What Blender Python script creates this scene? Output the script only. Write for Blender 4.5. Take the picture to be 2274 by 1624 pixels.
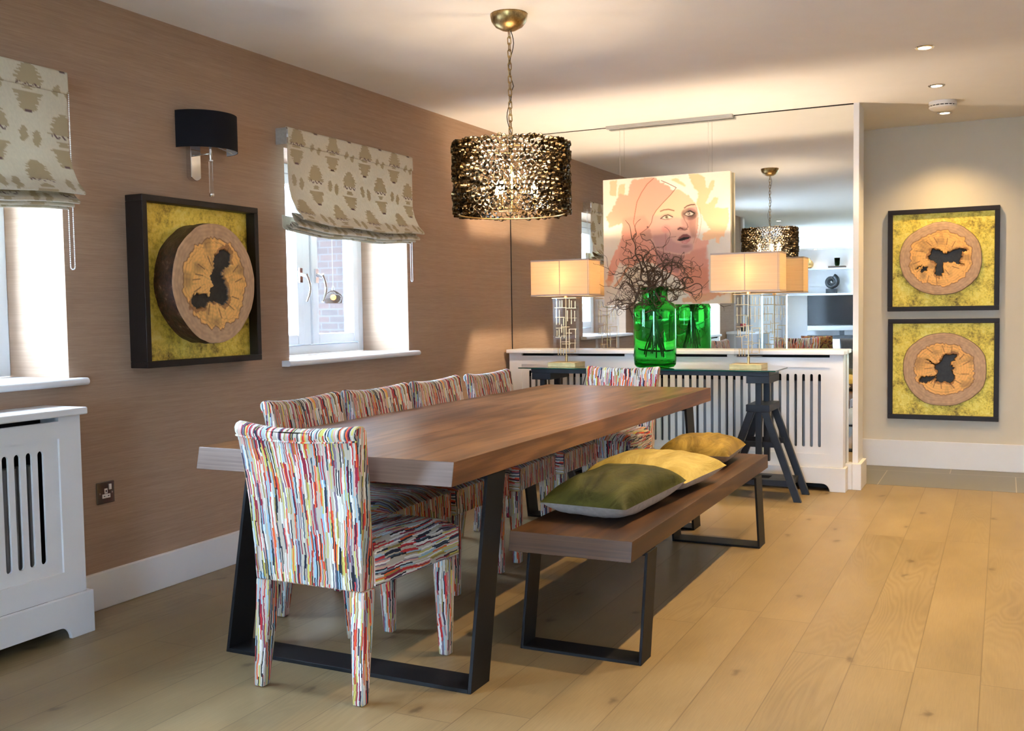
import bpy, bmesh, math, random
import numpy as np
from mathutils import Vector, Matrix, noise as mnoise

for o in list(bpy.data.objects):
    bpy.data.objects.remove(o, do_unlink=True)
S = bpy.context.scene
COL = S.collection
PI = math.pi

# ------------------------------------------------------------------ camera
FPX = 2226.2
yaw, pitch, roll, EYE = 0.4565, 0.0551, -0.0155, 1.1579
Fv = Vector((-math.sin(yaw) * math.cos(pitch), math.cos(yaw) * math.cos(pitch), -math.sin(pitch)))
R0 = Vector((math.cos(yaw), math.sin(yaw), 0)); U0 = R0.cross(Fv)
Rv = math.cos(roll) * R0 + math.sin(roll) * U0
Uv = -math.sin(roll) * R0 + math.cos(roll) * U0
cd = bpy.data.cameras.new('camera'); cam = bpy.data.objects.new('camera', cd); COL.objects.link(cam)
cam.matrix_world = Matrix(((Rv.x, Uv.x, -Fv.x, 0), (Rv.y, Uv.y, -Fv.y, 0), (Rv.z, Uv.z, -Fv.z, EYE), (0, 0, 0, 1)))
cd.sensor_width = 36.0; cd.sensor_fit = 'HORIZONTAL'; cd.lens = FPX / 2274 * 36
cd.clip_start = 0.05; cd.clip_end = 80
cd.dof.use_dof = True; cd.dof.focus_distance = 3.3; cd.dof.aperture_fstop = 18.0
S.camera = cam

# ------------------------------------------------------------------ render look
S.view_settings.view_transform = 'Standard'; S.view_settings.look = 'None'
S.view_settings.gamma = 1; S.view_settings.use_curve_mapping = False
S.view_settings.exposure = 0.36
cy = S.cycles
cy.use_denoising = True
cy.max_bounces = 10; cy.diffuse_bounces = 4; cy.glossy_bounces = 5; cy.transmission_bounces = 8; cy.transparent_max_bounces = 12
cy.sample_clamp_indirect = 12.0; cy.sample_clamp_direct = 0
cy.caustics_refractive = True; cy.caustics_reflective = True; cy.blur_glossy = 0.5

# ------------------------------------------------------------------ world daylight
w = bpy.data.worlds.new('world'); S.world = w; w.use_nodes = True
wn = w.node_tree.nodes; bg = wn['Background']
bg.inputs['Color'].default_value = (0.58, 0.77, 1.0, 1); bg.inputs['Strength'].default_value = 52.0

# lamp settings (colour, power) used by the builders below
WARM = (1.0, 0.77, 0.52); WARM2 = (1.0, 0.70, 0.33)
W_DOWN = 100.0; W_DOWN_BACK = 38.0; W_PENDANT = 3.8; W_LAMP = 27.0

def portal(name, loc, rot, sx, sy):
    l = bpy.data.lights.new(name, 'AREA'); l.shape = 'RECTANGLE'; l.size = sx; l.size_y = sy
    l.cycles.is_portal = True
    o = bpy.data.objects.new(name, l); COL.objects.link(o); o.location = loc; o.rotation_euler = rot
    return o

# room coordinates: x to the right along the mirror wall, y towards it, z up
LX = -3.21; MY = 6.55; CE = 2.4; HY = 7.6; RX = 2.6; BY = -6.4; WX = -3.55
WINS = [(4.01, 5.134, 0.925, 1.98), (1.57, 2.69, 0.925, 1.98)]
portal('window_portal', (LX - .36, 4.572, 1.45), (0, -PI / 2, 0), 1.1, 1.15)
portal('window_portal', (LX - .36, 2.13, 1.45), (0, -PI / 2, 0), 1.1, 1.15)
portal('window_portal', (LX - .36, 0.70, 1.05), (0, -PI / 2, 0), 2.1, 0.85)
portal('window_portal', (-3.97, -4.42, 1.1), (0, -PI / 2, 0), 2.0, 1.7)
portal('window_portal', (.65, BY - .08, 1.1), (PI / 2, 0, PI), 1.5, 2.1)

# ------------------------------------------------------------------ materials
def srgb(*c):
    return tuple(((x / 255 / 12.92) if x / 255 <= .04045 else ((x / 255 + .055) / 1.055) ** 2.4) for x in c)

class NT:
    def __init__(s, name):
        s.m = bpy.data.materials.new(name); s.m.use_nodes = True
        s.t = s.m.node_tree; s.n = s.t.nodes; s.b = s.n['Principled BSDF']; s.out = s.n['Material Output']
    def add(s, typ, **k):
        nd = s.n.new(typ)
        for a, v in k.items(): setattr(nd, a, v)
        return nd
    def put(s, sock, v):
        if isinstance(v, bpy.types.NodeSocket): s.t.links.new(v, sock)
        elif v is not None:
            if isinstance(v, (tuple, list)) and len(v) == 3 and sock.type == 'RGBA': v = (*v, 1)
            sock.default_value = v
    def link(s, a, b): s.t.links.new(a, b)
    def math(s, op, a, b=None, c=None, clamp=False):
        nd = s.add('ShaderNodeMath', operation=op, use_clamp=clamp)
        for i, v in enumerate((a, b, c)):
            if v is not None: s.put(nd.inputs[i], v)
        return nd.outputs[0]
    def obj(s): return s.add('ShaderNodeTexCoord').outputs['Object']
    def uv(s): return s.add('ShaderNodeTexCoord').outputs['UV']
    def mapping(s, vec, scale=(1, 1, 1), loc=(0, 0, 0), rot=(0, 0, 0)):
        nd = s.add('ShaderNodeMapping'); s.put(nd.inputs[0], vec)
        nd.inputs['Location'].default_value = loc; nd.inputs['Rotation'].default_value = rot; nd.inputs['Scale'].default_value = scale
        return nd.outputs[0]
    def noise(s, vec, scale=5, detail=3, rough=.5, dist=0, dim='3D', w=None):
        nd = s.add('ShaderNodeTexNoise', noise_dimensions=dim); s.put(nd.inputs['Vector'], vec)
        nd.inputs['Scale'].default_value = scale; nd.inputs['Detail'].default_value = detail
        nd.inputs['Roughness'].default_value = rough; nd.inputs['Distortion'].default_value = dist
        if w is not None: s.put(nd.inputs['W'], w)
        return nd.outputs['Fac']
    def sep(s, vec):
        nd = s.add('ShaderNodeSeparateXYZ'); s.put(nd.inputs[0], vec); return nd.outputs
    def comb(s, x=0, y=0, z=0):
        nd = s.add('ShaderNodeCombineXYZ')
        for i, v in enumerate((x, y, z)): s.put(nd.inputs[i], v)
        return nd.outputs[0]
    def ramp(s, fac, stops, interp='LINEAR'):
        nd = s.add('ShaderNodeValToRGB'); s.put(nd.inputs[0], fac); r = nd.color_ramp; r.interpolation = interp
        while len(r.elements) > 1: r.elements.remove(r.elements[-1])
        r.elements[0].position = stops[0][0]; r.elements[0].color = (*stops[0][1], 1)
        for p, c in stops[1:]:
            e = r.elements.new(p); e.color = (*c, 1)
        return nd.outputs[0]
    def mix(s, fac, a, b, mode='MIX'):
        nd = s.add('ShaderNodeMix', data_type='RGBA', blend_type=mode)
        s.put(nd.inputs[0], fac); s.put(nd.inputs[6], a); s.put(nd.inputs[7], b)
        return nd.outputs[2]
    def bump(s, h, strength=.3, dist=.002):
        nd = s.add('ShaderNodeBump'); nd.inputs['Strength'].default_value = strength; nd.inputs['Distance'].default_value = dist
        s.put(nd.inputs['Height'], h); s.link(nd.outputs[0], s.b.inputs['Normal'])
    def base(s, c=None, rough=None, metal=None, spec=None):
        if c is not None: s.put(s.b.inputs['Base Color'], c)
        if rough is not None: s.put(s.b.inputs['Roughness'], rough)
        if metal is not None: s.put(s.b.inputs['Metallic'], metal)
        if spec is not None: s.put(s.b.inputs['Specular IOR Level'], spec)
        return s

M = {}
def simple(name, c, rough=.5, metal=0, spec=.5, var=.04, nscale=8, bump=0):
    t = NT(name); v = t.noise(t.obj(), nscale, 3)
    lo = tuple(x * (1 - var) for x in c); hi = tuple(min(1, x * (1 + var)) for x in c)
    t.base(t.ramp(v, [(.3, lo), (.7, hi)]), rough, metal, spec)
    if bump: t.bump(t.noise(t.obj(), nscale * 20, 2), bump, .001)
    M[name] = t.m; return t

simple('ceiling_paint', (.88, .87, .88), .9, var=.01, spec=.2)
simple('hall_paint', (.66, .60, .50), .85, var=.015, spec=.25)
simple('low_bounce_paint', (.34, .30, .26), .85, var=.02)  # dark colour chosen so the unseen right wall bounces less light
simple('white_gloss', (.75, .745, .76), .38, var=.01, spec=.4)
simple('upvc', (.80, .84, .88), .3, var=.01)
simple('black_metal', (.007, .008, .010), .5, 0, .2, var=.2)
simple('frame_dark', (.012, .007, .006), .5, 0, .3, var=.25)
simple('trestle_paint', (.013, .017, .026), .42, 0, .35, var=.2, nscale=20)
simple('dark_void', (.01, .01, .012), .9)
simple('brass', (.62, .44, .20), .32, 1, var=.15, nscale=20)
simple('brass_light', (.72, .50, .25), .32, 1, var=.1, nscale=20)
simple('champagne_leaf', (.60, .47, .22), .38, .8, var=.12, nscale=30)
simple('chrome', (.75, .75, .77), .08, 1, var=.02)
simple('dark_chrome', (.22, .20, .18), .1, 1, var=.02)
simple('black_fabric', (.008, .008, .012), .9, var=.2, spec=.2, bump=.2)
simple('shade_lining', (.65, .70, .80), .8)
simple('linen', (.42, .38, .35), .9, var=.1, nscale=60, spec=.15, bump=.6)
simple('twig', (.075, .036, .016), .75, var=.4, nscale=30)
simple('white_plastic', (.78, .74, .70), .45, var=.01)
simple('cabinet_white', (.66, .69, .72), .4, var=.01)
simple('cabinet_grey', (.30, .31, .33), .5, var=.02)
simple('tv_silver', (.45, .46, .48), .3, .6)
simple('stone_black', (.02, .022, .025), .35, var=.4, nscale=25, bump=.5)
simple('sofa_grey', (.16, .16, .16), .9, var=.1, nscale=40)
simple('book_brown', (.08, .045, .03), .6)
simple('plaster_trim', (.30, .18, .14), .8)
simple('flower_red', (.6, .03, .05), .7, var=.3, nscale=60)
simple('grass', (.10, .16, .05), .9, var=.4)
simple('paving', (.62, .61, .60), .9, var=.2)
simple('rail_grey', (.45, .45, .44), .4, .3)
simple('cable_black', (.01, .01, .01), .6)
simple('bead_chain', (.8, .8, .78), .35, var=.01)

# grasscloth wallpaper
t = NT('grasscloth'); o3 = t.obj()
a = t.noise(t.mapping(o3, (2, 9, 320)), 1, 5, .65); b_ = t.noise(t.mapping(o3, (1, 1.2, 60)), 1, 3)
z = t.math('MULTIPLY', t.noise(o3, .8, 2), .5)
f = t.math('ADD', t.math('MULTIPLY', a, .7), t.math('MULTIPLY', b_, .3))
c = t.ramp(f, [(.3, (.315, .205, .138)), (.5, (.375, .250, .170)), (.68, (.435, .298, .208))])
sy = t.sep(o3)[1]
strip = t.math('FLOOR', t.math('DIVIDE', t.math('ADD', sy, 10), .91))
wnz = t.add('ShaderNodeTexWhiteNoise', noise_dimensions='1D'); t.put(wnz.inputs['W'], strip)
c = t.mix(t.math('MULTIPLY', wnz.outputs[0], .10), c, (.27, .17, .12))
t.base(c, .85, 0, .2); t.bump(a, .35, .0015); M['grasscloth'] = t.m

# oak floor: planks along y
def plank_wood(name, pw, pl, stops, knots=True, rough=.33, gap=.0018, ring=9.0, seamdark=.42, flat=False, sx=5.0, ringw=.12, fs=(220.0, 9.0)):
    t = NT(name); o3 = t.obj(); x, y, zz = t.sep(o3)
    if flat:
        row = 0.0; cell = 0.0; rnd = 0.5; seam = None
    else:
        xs = t.math('DIVIDE', t.math('ADD', x, 20.003), pw); row = t.math('FLOOR', xs)
        w1 = t.add('ShaderNodeTexWhiteNoise', noise_dimensions='1D'); t.put(w1.inputs['W'], row)
        ys = t.math('ADD', t.math('DIVIDE', t.math('ADD', y, 20), pl), t.math('MULTIPLY', w1.outputs[0], 7.3))
        col = t.math('FLOOR', ys)
        w2 = t.add('ShaderNodeTexWhiteNoise', noise_dimensions='2D'); t.put(w2.inputs['Vector'], t.comb(row, col, 0))
        rnd = w2.outputs[0]
        fx = t.math('FRACT', xs); fy = t.math('FRACT', ys)
        ex = t.math('MULTIPLY', t.math('MINIMUM', fx, t.math('SUBTRACT', 1, fx)), pw)
        ey = t.math('MULTIPLY', t.math('MINIMUM', fy, t.math('SUBTRACT', 1, fy)), pl)
        seam = t.math('LESS_THAN', t.math('MINIMUM', ex, ey), gap)
    off = t.math('MULTIPLY', rnd, 40.0)
    v = t.comb(t.math('MULTIPLY', x, sx), t.math('ADD', t.math('MULTIPLY', y, .75), off), t.math('MULTIPLY', zz, sx))
    n1 = t.noise(v, 1.0, 2, .45, .35)
    rings = t.math('SINE', t.math('MULTIPLY', n1, ring * 6.283))
    rings = t.math('MULTIPLY', t.math('ADD', rings, 1), .5)
    v2 = t.comb(t.math('MULTIPLY', x, fs[0]), t.math('ADD', t.math('MULTIPLY', y, fs[1]), off), t.math('MULTIPLY', zz, fs[0]))
    fine = t.noise(v2, 1.0, 5, .68)
    cloud = t.noise(t.comb(t.math('MULTIPLY', x, 3.0), t.math('ADD', t.math('MULTIPLY', y, 1.2), off), 0), 1.0, 3, .6)
    if not flat: rings = t.math('MULTIPLY', t.math('SUBTRACT', rings, .5), t.math('MULTIPLY', t.math('GREATER_THAN', rnd, .55), t.ramp(t.noise(t.comb(t.math('MULTIPLY', x, 1.5), t.math('ADD', y, off), 3.0), 1.2, 2), [(.35, (.15, .15, .15)), (.6, (1, 1, 1))]))); rings = t.math('ADD', rings, .5)
    f = t.math('ADD', t.math('MULTIPLY', rings, ringw), t.math('ADD', t.math('MULTIPLY', fine, .42), t.math('MULTIPLY', cloud, .62 - ringw)))
    c = t.ramp(f, stops)
    if not flat:
        c = t.mix(t.math('MULTIPLY', rnd, .30), c, tuple(q * .72 for q in stops[1][1]))
    if knots:
        vo = t.add('ShaderNodeTexVoronoi', voronoi_dimensions='2D'); vo.inputs['Scale'].default_value = 1.0
        dv = t.noise(o3, 18, 2)
        t.put(vo.inputs['Vector'], t.comb(t.math('ADD', t.math('MULTIPLY', x, 3.4), t.math('MULTIPLY', dv, .16)), t.math('ADD', t.math('MULTIPLY', y, 1.7), t.math('MULTIPLY', t.noise(o3, 23, 2), .10)), 0))
        k = t.ramp(vo.outputs['Distance'], [(.0, (1, 1, 1)), (.022, (.85, .85, .85)), (.06, (.12, .12, .12)), (.13, (0, 0, 0))])
        sel = t.math('GREATER_THAN', t.sep(vo.outputs['Color'])[0], .45)
        c = t.mix(t.math('MULTIPLY', t.math('MULTIPLY', k, sel), .72), c, (.06, .035, .018))
    h = fine
    if seam is not None:
        c = t.mix(t.math('MULTIPLY', seam, seamdark), c, (.05, .03, .015))
        h = t.math('SUBTRACT', t.math('MULTIPLY', fine, .3), seam)
    t.base(c, t.math('ADD', t.math('MULTIPLY', fine, .14), rough), 0, .45)
    t.bump(h, .25, .001); M[name] = t.m
plank_wood('oak_floor', .19, 1.9, [(.28, (.158, .108, .052)), (.52, (.265, .188, .094)), (.78, (.365, .272, .148))], rough=.30, ring=26)
plank_wood('walnut', 1, 1, [(.34, (.055, .019, .006)), (.5, (.130, .051, .018)), (.64, (.24, .106, .040))], knots=False, rough=.30, ring=5, flat=True, sx=9, ringw=.14, fs=(120.0, 3.2))
plank_wood('walnut_dark', 1, 1, [(.34, (.018, .007, .003)), (.5, (.046, .019, .007)), (.64, (.09, .042, .016))], knots=False, rough=.40, ring=5, flat=True, sx=9, ringw=.14, fs=(120.0, 3.2))

for nm, st in (('walnut_end', [(.3, (.085, .045, .028)), (.7, (.21, .125, .085))]), ('walnut_dark_end', [(.3, (.05, .024, .012)), (.7, (.13, .066, .034))])):
    t = NT(nm); o3 = t.obj(); n = t.noise(t.mapping(o3, (2.2, 2.2, 130)), 1, 4, .6); n2 = t.noise(t.mapping(o3, (1.5, 1, 22)), 1, 2)
    t.base(t.ramp(t.math('ADD', t.math('MULTIPLY', n, .65), t.math('MULTIPLY', n2, .35)), st), .4, 0, .45); t.bump(n, .3, .001); M[nm] = t.m
# striped velvet
PAL = [(0, (184, 174, 160)), (.15, (228, 226, 222)), (.21, (182, 172, 152)), (.31, (196, 52, 52)), (.37, (226, 96, 44)), (.43, (205, 200, 190)),
       (.50, (28, 34, 52)), (.57, (150, 182, 200)), (.64, (196, 186, 96)), (.70, (224, 220, 214)), (.74, (140, 36, 58)), (.81, (128, 112, 128)),
       (.86, (150, 128, 66)), (.90, (214, 160, 150)), (.94, (58, 76, 92)), (.97, (34, 34, 40))]
t = NT('striped_velvet'); u, v, _ = t.sep(t.uv())
jit = t.add('ShaderNodeTexWhiteNoise', noise_dimensions='2D')
t.put(jit.inputs['Vector'], t.comb(t.math('FLOOR', t.math('DIVIDE', v, .009)), t.math('FLOOR', t.math('DIVIDE', u, .021)), 0))
wob = t.noise(t.comb(t.math('MULTIPLY', u, 6), t.math('MULTIPLY', v, 5), 0), 1, 2)
uu = t.math('ADD', u, t.math('ADD', t.math('MULTIPLY', jit.outputs[0], .0018), t.math('MULTIPLY', wob, .035)))
cu = t.math('FLOOR', t.math('DIVIDE', uu, .0043))
w1 = t.add('ShaderNodeTexWhiteNoise', noise_dimensions='1D'); t.put(w1.inputs['W'], cu)
cv = t.math('FLOOR', t.math('ADD', t.math('DIVIDE', v, .08), t.math('MULTIPLY', w1.outputs[0], 31.0)))
w2 = t.add('ShaderNodeTexWhiteNoise', noise_dimensions='2D'); t.put(w2.inputs['Vector'], t.comb(cu, cv, 0))
c = t.ramp(w2.outputs[0], [(p, srgb(*q)) for p, q in PAL], 'CONSTANT')
th = t.math('FRACT', t.math('DIVIDE', v, .0028))
t.base(c, .8, 0, .2)
t.b.inputs['Sheen Weight'].default_value = .15; t.b.inputs['Sheen Roughness'].default_value = .4
t.bump(t.math('ADD', w2.outputs[0], t.math('MULTIPLY', th, .15)), .5, .003); M['striped_velvet'] = t.m

# velvets for the cushions
def velvet(name, dark, light, rib=0):
    t = NT(name); o3 = t.obj()
    n = t.noise(t.mapping(o3, (7, 3, 7)), 1, 5, .65, 1.2)
    c = t.ramp(n, [(.35, dark), (.66, light)])
    t.base(c, .6, 0, .2)
    t.b.inputs['Sheen Weight'].default_value = .2; t.b.inputs['Sheen Roughness'].default_value = .3
    t.put(t.b.inputs['Sheen Tint'], light)
    t.bump(n, .5, .02); M[name] = t.m
velvet('velvet_green', (.018, .021, .004), (.066, .068, .014))
velvet('velvet_gold', (.29, .215, .05), (.50, .40, .14))
velvet('velvet_ochre', (.11, .068, .007), (.40, .265, .055))

# painted surface colour held in a colour attribute (artwork, printed cloth, sawn wood)
def painted(name, rough=.8, spec=.2, bump=.0, trans=0):
    t = NT(name); a = t.add('ShaderNodeAttribute', attribute_name='paint')
    c = t.mix(t.math('MULTIPLY', t.noise(t.obj(), 60, 3), .08), a.outputs[0], (.5, .45, .4))
    t.base(c, rough, 0, spec)
    if bump: t.bump(t.noise(t.obj(), 90, 3), bump, .002)
    if trans:
        tr = t.add('ShaderNodeBsdfTranslucent'); t.link(c, tr.inputs[0])
        mx = t.add('ShaderNodeMixShader'); mx.inputs[0].default_value = trans
        t.link(t.b.outputs[0], mx.inputs[1]); t.link(tr.outputs[0], mx.inputs[2]); t.link(mx.outputs[0], t.out.inputs[0])
    M[name] = t.m
painted('canvas_paint', .75, .25); painted('sawn_wood', .5, .35, .25); painted('ikat_cloth', .9, .1, .25, .16)

t = NT('bark'); o3 = t.obj(); n = t.noise(t.mapping(o3, (6, 40, 40)), 1, 4, .6)
t.base(t.ramp(n, [(.35, (.018, .008, .006)), (.6, (.075, .03, .018)), (.75, (.28, .17, .11))]), .45, 0, .5); t.bump(n, .8, .006); M['bark'] = t.m

t = NT('gold_leaf'); o3 = t.obj(); n = t.noise(o3, 7, 6, .72); n2 = t.noise(o3, 45, 4, .7)
c = t.ramp(t.math('ADD', t.math('MULTIPLY', n, .6), t.math('MULTIPLY', n2, .4)), [(.36, (.10, .07, .012)), (.43, (.46, .32, .04)), (.52, (.80, .60, .08)), (.66, (.92, .78, .25))])
t.base(c, .42, .3, .5); t.bump(t.math('ADD', n2, n), .7, .006); M['gold_leaf'] = t.m

def shader_glass(name, col, rough=0.0, ior=1.45):
    t = NT(name); g = t.add('ShaderNodeBsdfGlass'); g.inputs['Color'].default_value = (*col, 1)
    g.inputs['Roughness'].default_value = rough; g.inputs['IOR'].default_value = ior
    t.link(g.outputs[0], t.out.inputs[0]); M[name] = t.m; return t
def thin_glass(name, tint, refl=1.0, rough=0.0):
    t = NT(name); tr = t.add('ShaderNodeBsdfTransparent'); tr.inputs[0].default_value = (*tint, 1)
    gl = t.add('ShaderNodeBsdfGlossy'); gl.inputs['Roughness'].default_value = rough; gl.inputs['Color'].default_value = (1, 1, 1, 1)
    gm = t.add('ShaderNodeNewGeometry'); dt = t.add('ShaderNodeVectorMath', operation='DOT_PRODUCT')
    t.link(gm.outputs['Normal'], dt.inputs[0]); t.link(gm.outputs['Incoming'], dt.inputs[1])
    k = t.math('POWER', t.math('SUBTRACT', 1.0, t.math('ABSOLUTE', dt.outputs['Value'])), 5.0)
    fr = t.math('ADD', t.math('MULTIPLY', k, .95), .045)
    mx = t.add('ShaderNodeMixShader'); t.link(t.math('MULTIPLY', fr, refl, clamp=True), mx.inputs[0])
    t.link(tr.outputs[0], mx.inputs[1]); t.link(gl.outputs[0], mx.inputs[2]); t.link(mx.outputs[0], t.out.inputs[0]); M[name] = t.m
shader_glass('green_glass', (.44, .93, .52), 0, 1.5)
shader_glass('clear_glass', (.96, .97, .98), 0, 1.45)
shader_glass('tinted_glass', (.25, .42, .18), 0, 1.45)
thin_glass('amber_glass', (.45, .28, .14), .15)
thin_glass('window_glass', (.96, .98, 1.0), 1.0)
thin_glass('acrylic', (.95, .955, .97), .8)
thin_glass('table_glass', (.62, .80, .70), 1.6)
t = NT('mirror_silver'); t.n.remove(t.b); g = t.add('ShaderNodeBsdfGlossy'); g.inputs['Roughness'].default_value = 0
g.inputs['Color'].default_value = (.88, .90, .88, 1); t.link(g.outputs[0], t.out.inputs[0]); M['mirror_silver'] = t.m
t = NT('glass_edge'); t.base(t.ramp(t.noise(t.obj(), 8, 2), [(.3, (.0, .05, .035)), (.7, (.0, .09, .06))]), .15, 0, .6); M['glass_edge'] = t.m

# lamp shade: translucent cream cloth
t = NT('shade_cloth'); o3 = t.obj(); wv = t.noise(t.mapping(o3, (4, 4, 300)), 1, 3)
c = t.ramp(wv, [(.3, (.70, .56, .38)), (.7, (.78, .64, .45))])
d = t.add('ShaderNodeBsdfDiffuse'); tr = t.add('ShaderNodeBsdfTranslucent'); t.link(c, d.inputs[0]); t.link(c, tr.inputs[0])
mx = t.add('ShaderNodeMixShader'); mx.inputs[0].default_value = .42
t.link(d.outputs[0], mx.inputs[1]); t.link(tr.outputs[0], mx.inputs[2]); t.link(mx.outputs[0], t.out.inputs[0]); M['shade_cloth'] = t.m
simple('shade_tape', (.48, .38, .32), .9, var=.05)

def emissive(name, col, s):
    t = NT(name); t.base((.8, .8, .8), .5); t.put(t.b.inputs['Emission Color'], col); t.b.inputs['Emission Strength'].default_value = s; M[name] = t.m
emissive('bulb_glow', WARM2, 30); emissive('downlight_glow', (1, .86, .62), 12); emissive('filament_glow', (1, .62, .28), 60)

# antique bronze of the pendant
t = NT('pendant_bronze'); o3 = t.obj(); n = t.noise(o3, 55, 2)
t.base(t.ramp(n, [(.38, (.035, .024, .012)), (.58, (.15, .10, .045)), (.75, (.42, .31, .16))]), .32, 1); M['pendant_bronze'] = t.m
t = NT('canopy_bronze'); o3 = t.obj(); n = t.noise(o3, 30, 4, .7)
t.base(t.ramp(n, [(.35, (.20, .12, .05)), (.6, (.50, .35, .15)), (.75, (.62, .47, .22))]), .36, 1); M['canopy_bronze'] = t.m

# bricks outside
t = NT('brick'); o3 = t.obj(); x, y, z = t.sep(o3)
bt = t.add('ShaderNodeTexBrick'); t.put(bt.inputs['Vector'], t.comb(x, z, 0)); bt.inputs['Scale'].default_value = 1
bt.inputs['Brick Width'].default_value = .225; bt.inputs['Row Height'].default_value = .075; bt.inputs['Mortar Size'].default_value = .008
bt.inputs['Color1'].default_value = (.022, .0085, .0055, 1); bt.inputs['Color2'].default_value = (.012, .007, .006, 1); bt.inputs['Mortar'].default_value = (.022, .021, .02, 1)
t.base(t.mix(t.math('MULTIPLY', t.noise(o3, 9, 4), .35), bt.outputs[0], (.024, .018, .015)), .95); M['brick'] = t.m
# slate tiles
t = NT('grey_tile'); o3 = t.obj(); x, y, z = t.sep(o3)
bt = t.add('ShaderNodeTexBrick'); bt.offset = .5; t.put(bt.inputs['Vector'], t.comb(t.math('ADD', x, .32), y, 0)); bt.inputs['Scale'].default_value = 1
bt.inputs['Brick Width'].default_value = .8; bt.inputs['Row Height'].default_value = .82; bt.inputs['Mortar Size'].default_value = .003
bt.inputs['Color1'].default_value = (.155, .15, .12, 1); bt.inputs['Color2'].default_value = (.18, .17, .14, 1); bt.inputs['Mortar'].default_value = (.42, .38, .28, 1)
t.base(bt.outputs[0], .3, 0, .5); M['grey_tile'] = t.m
t = NT('tv_screen'); t.base((.008, .009, .011), .12, 0, .6); M['tv_screen'] = t.m
t = NT('patterned_cushion'); n = t.noise(t.obj(), 14, 3, .6, 1.5)
t.base(t.ramp(n, [(.35, (.05, .01, .01)), (.45, (.35, .10, .02)), (.55, (.30, .22, .05)), (.65, (.04, .03, .02))], 'CONSTANT'), .8); M['patterned_cushion'] = t.m

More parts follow.
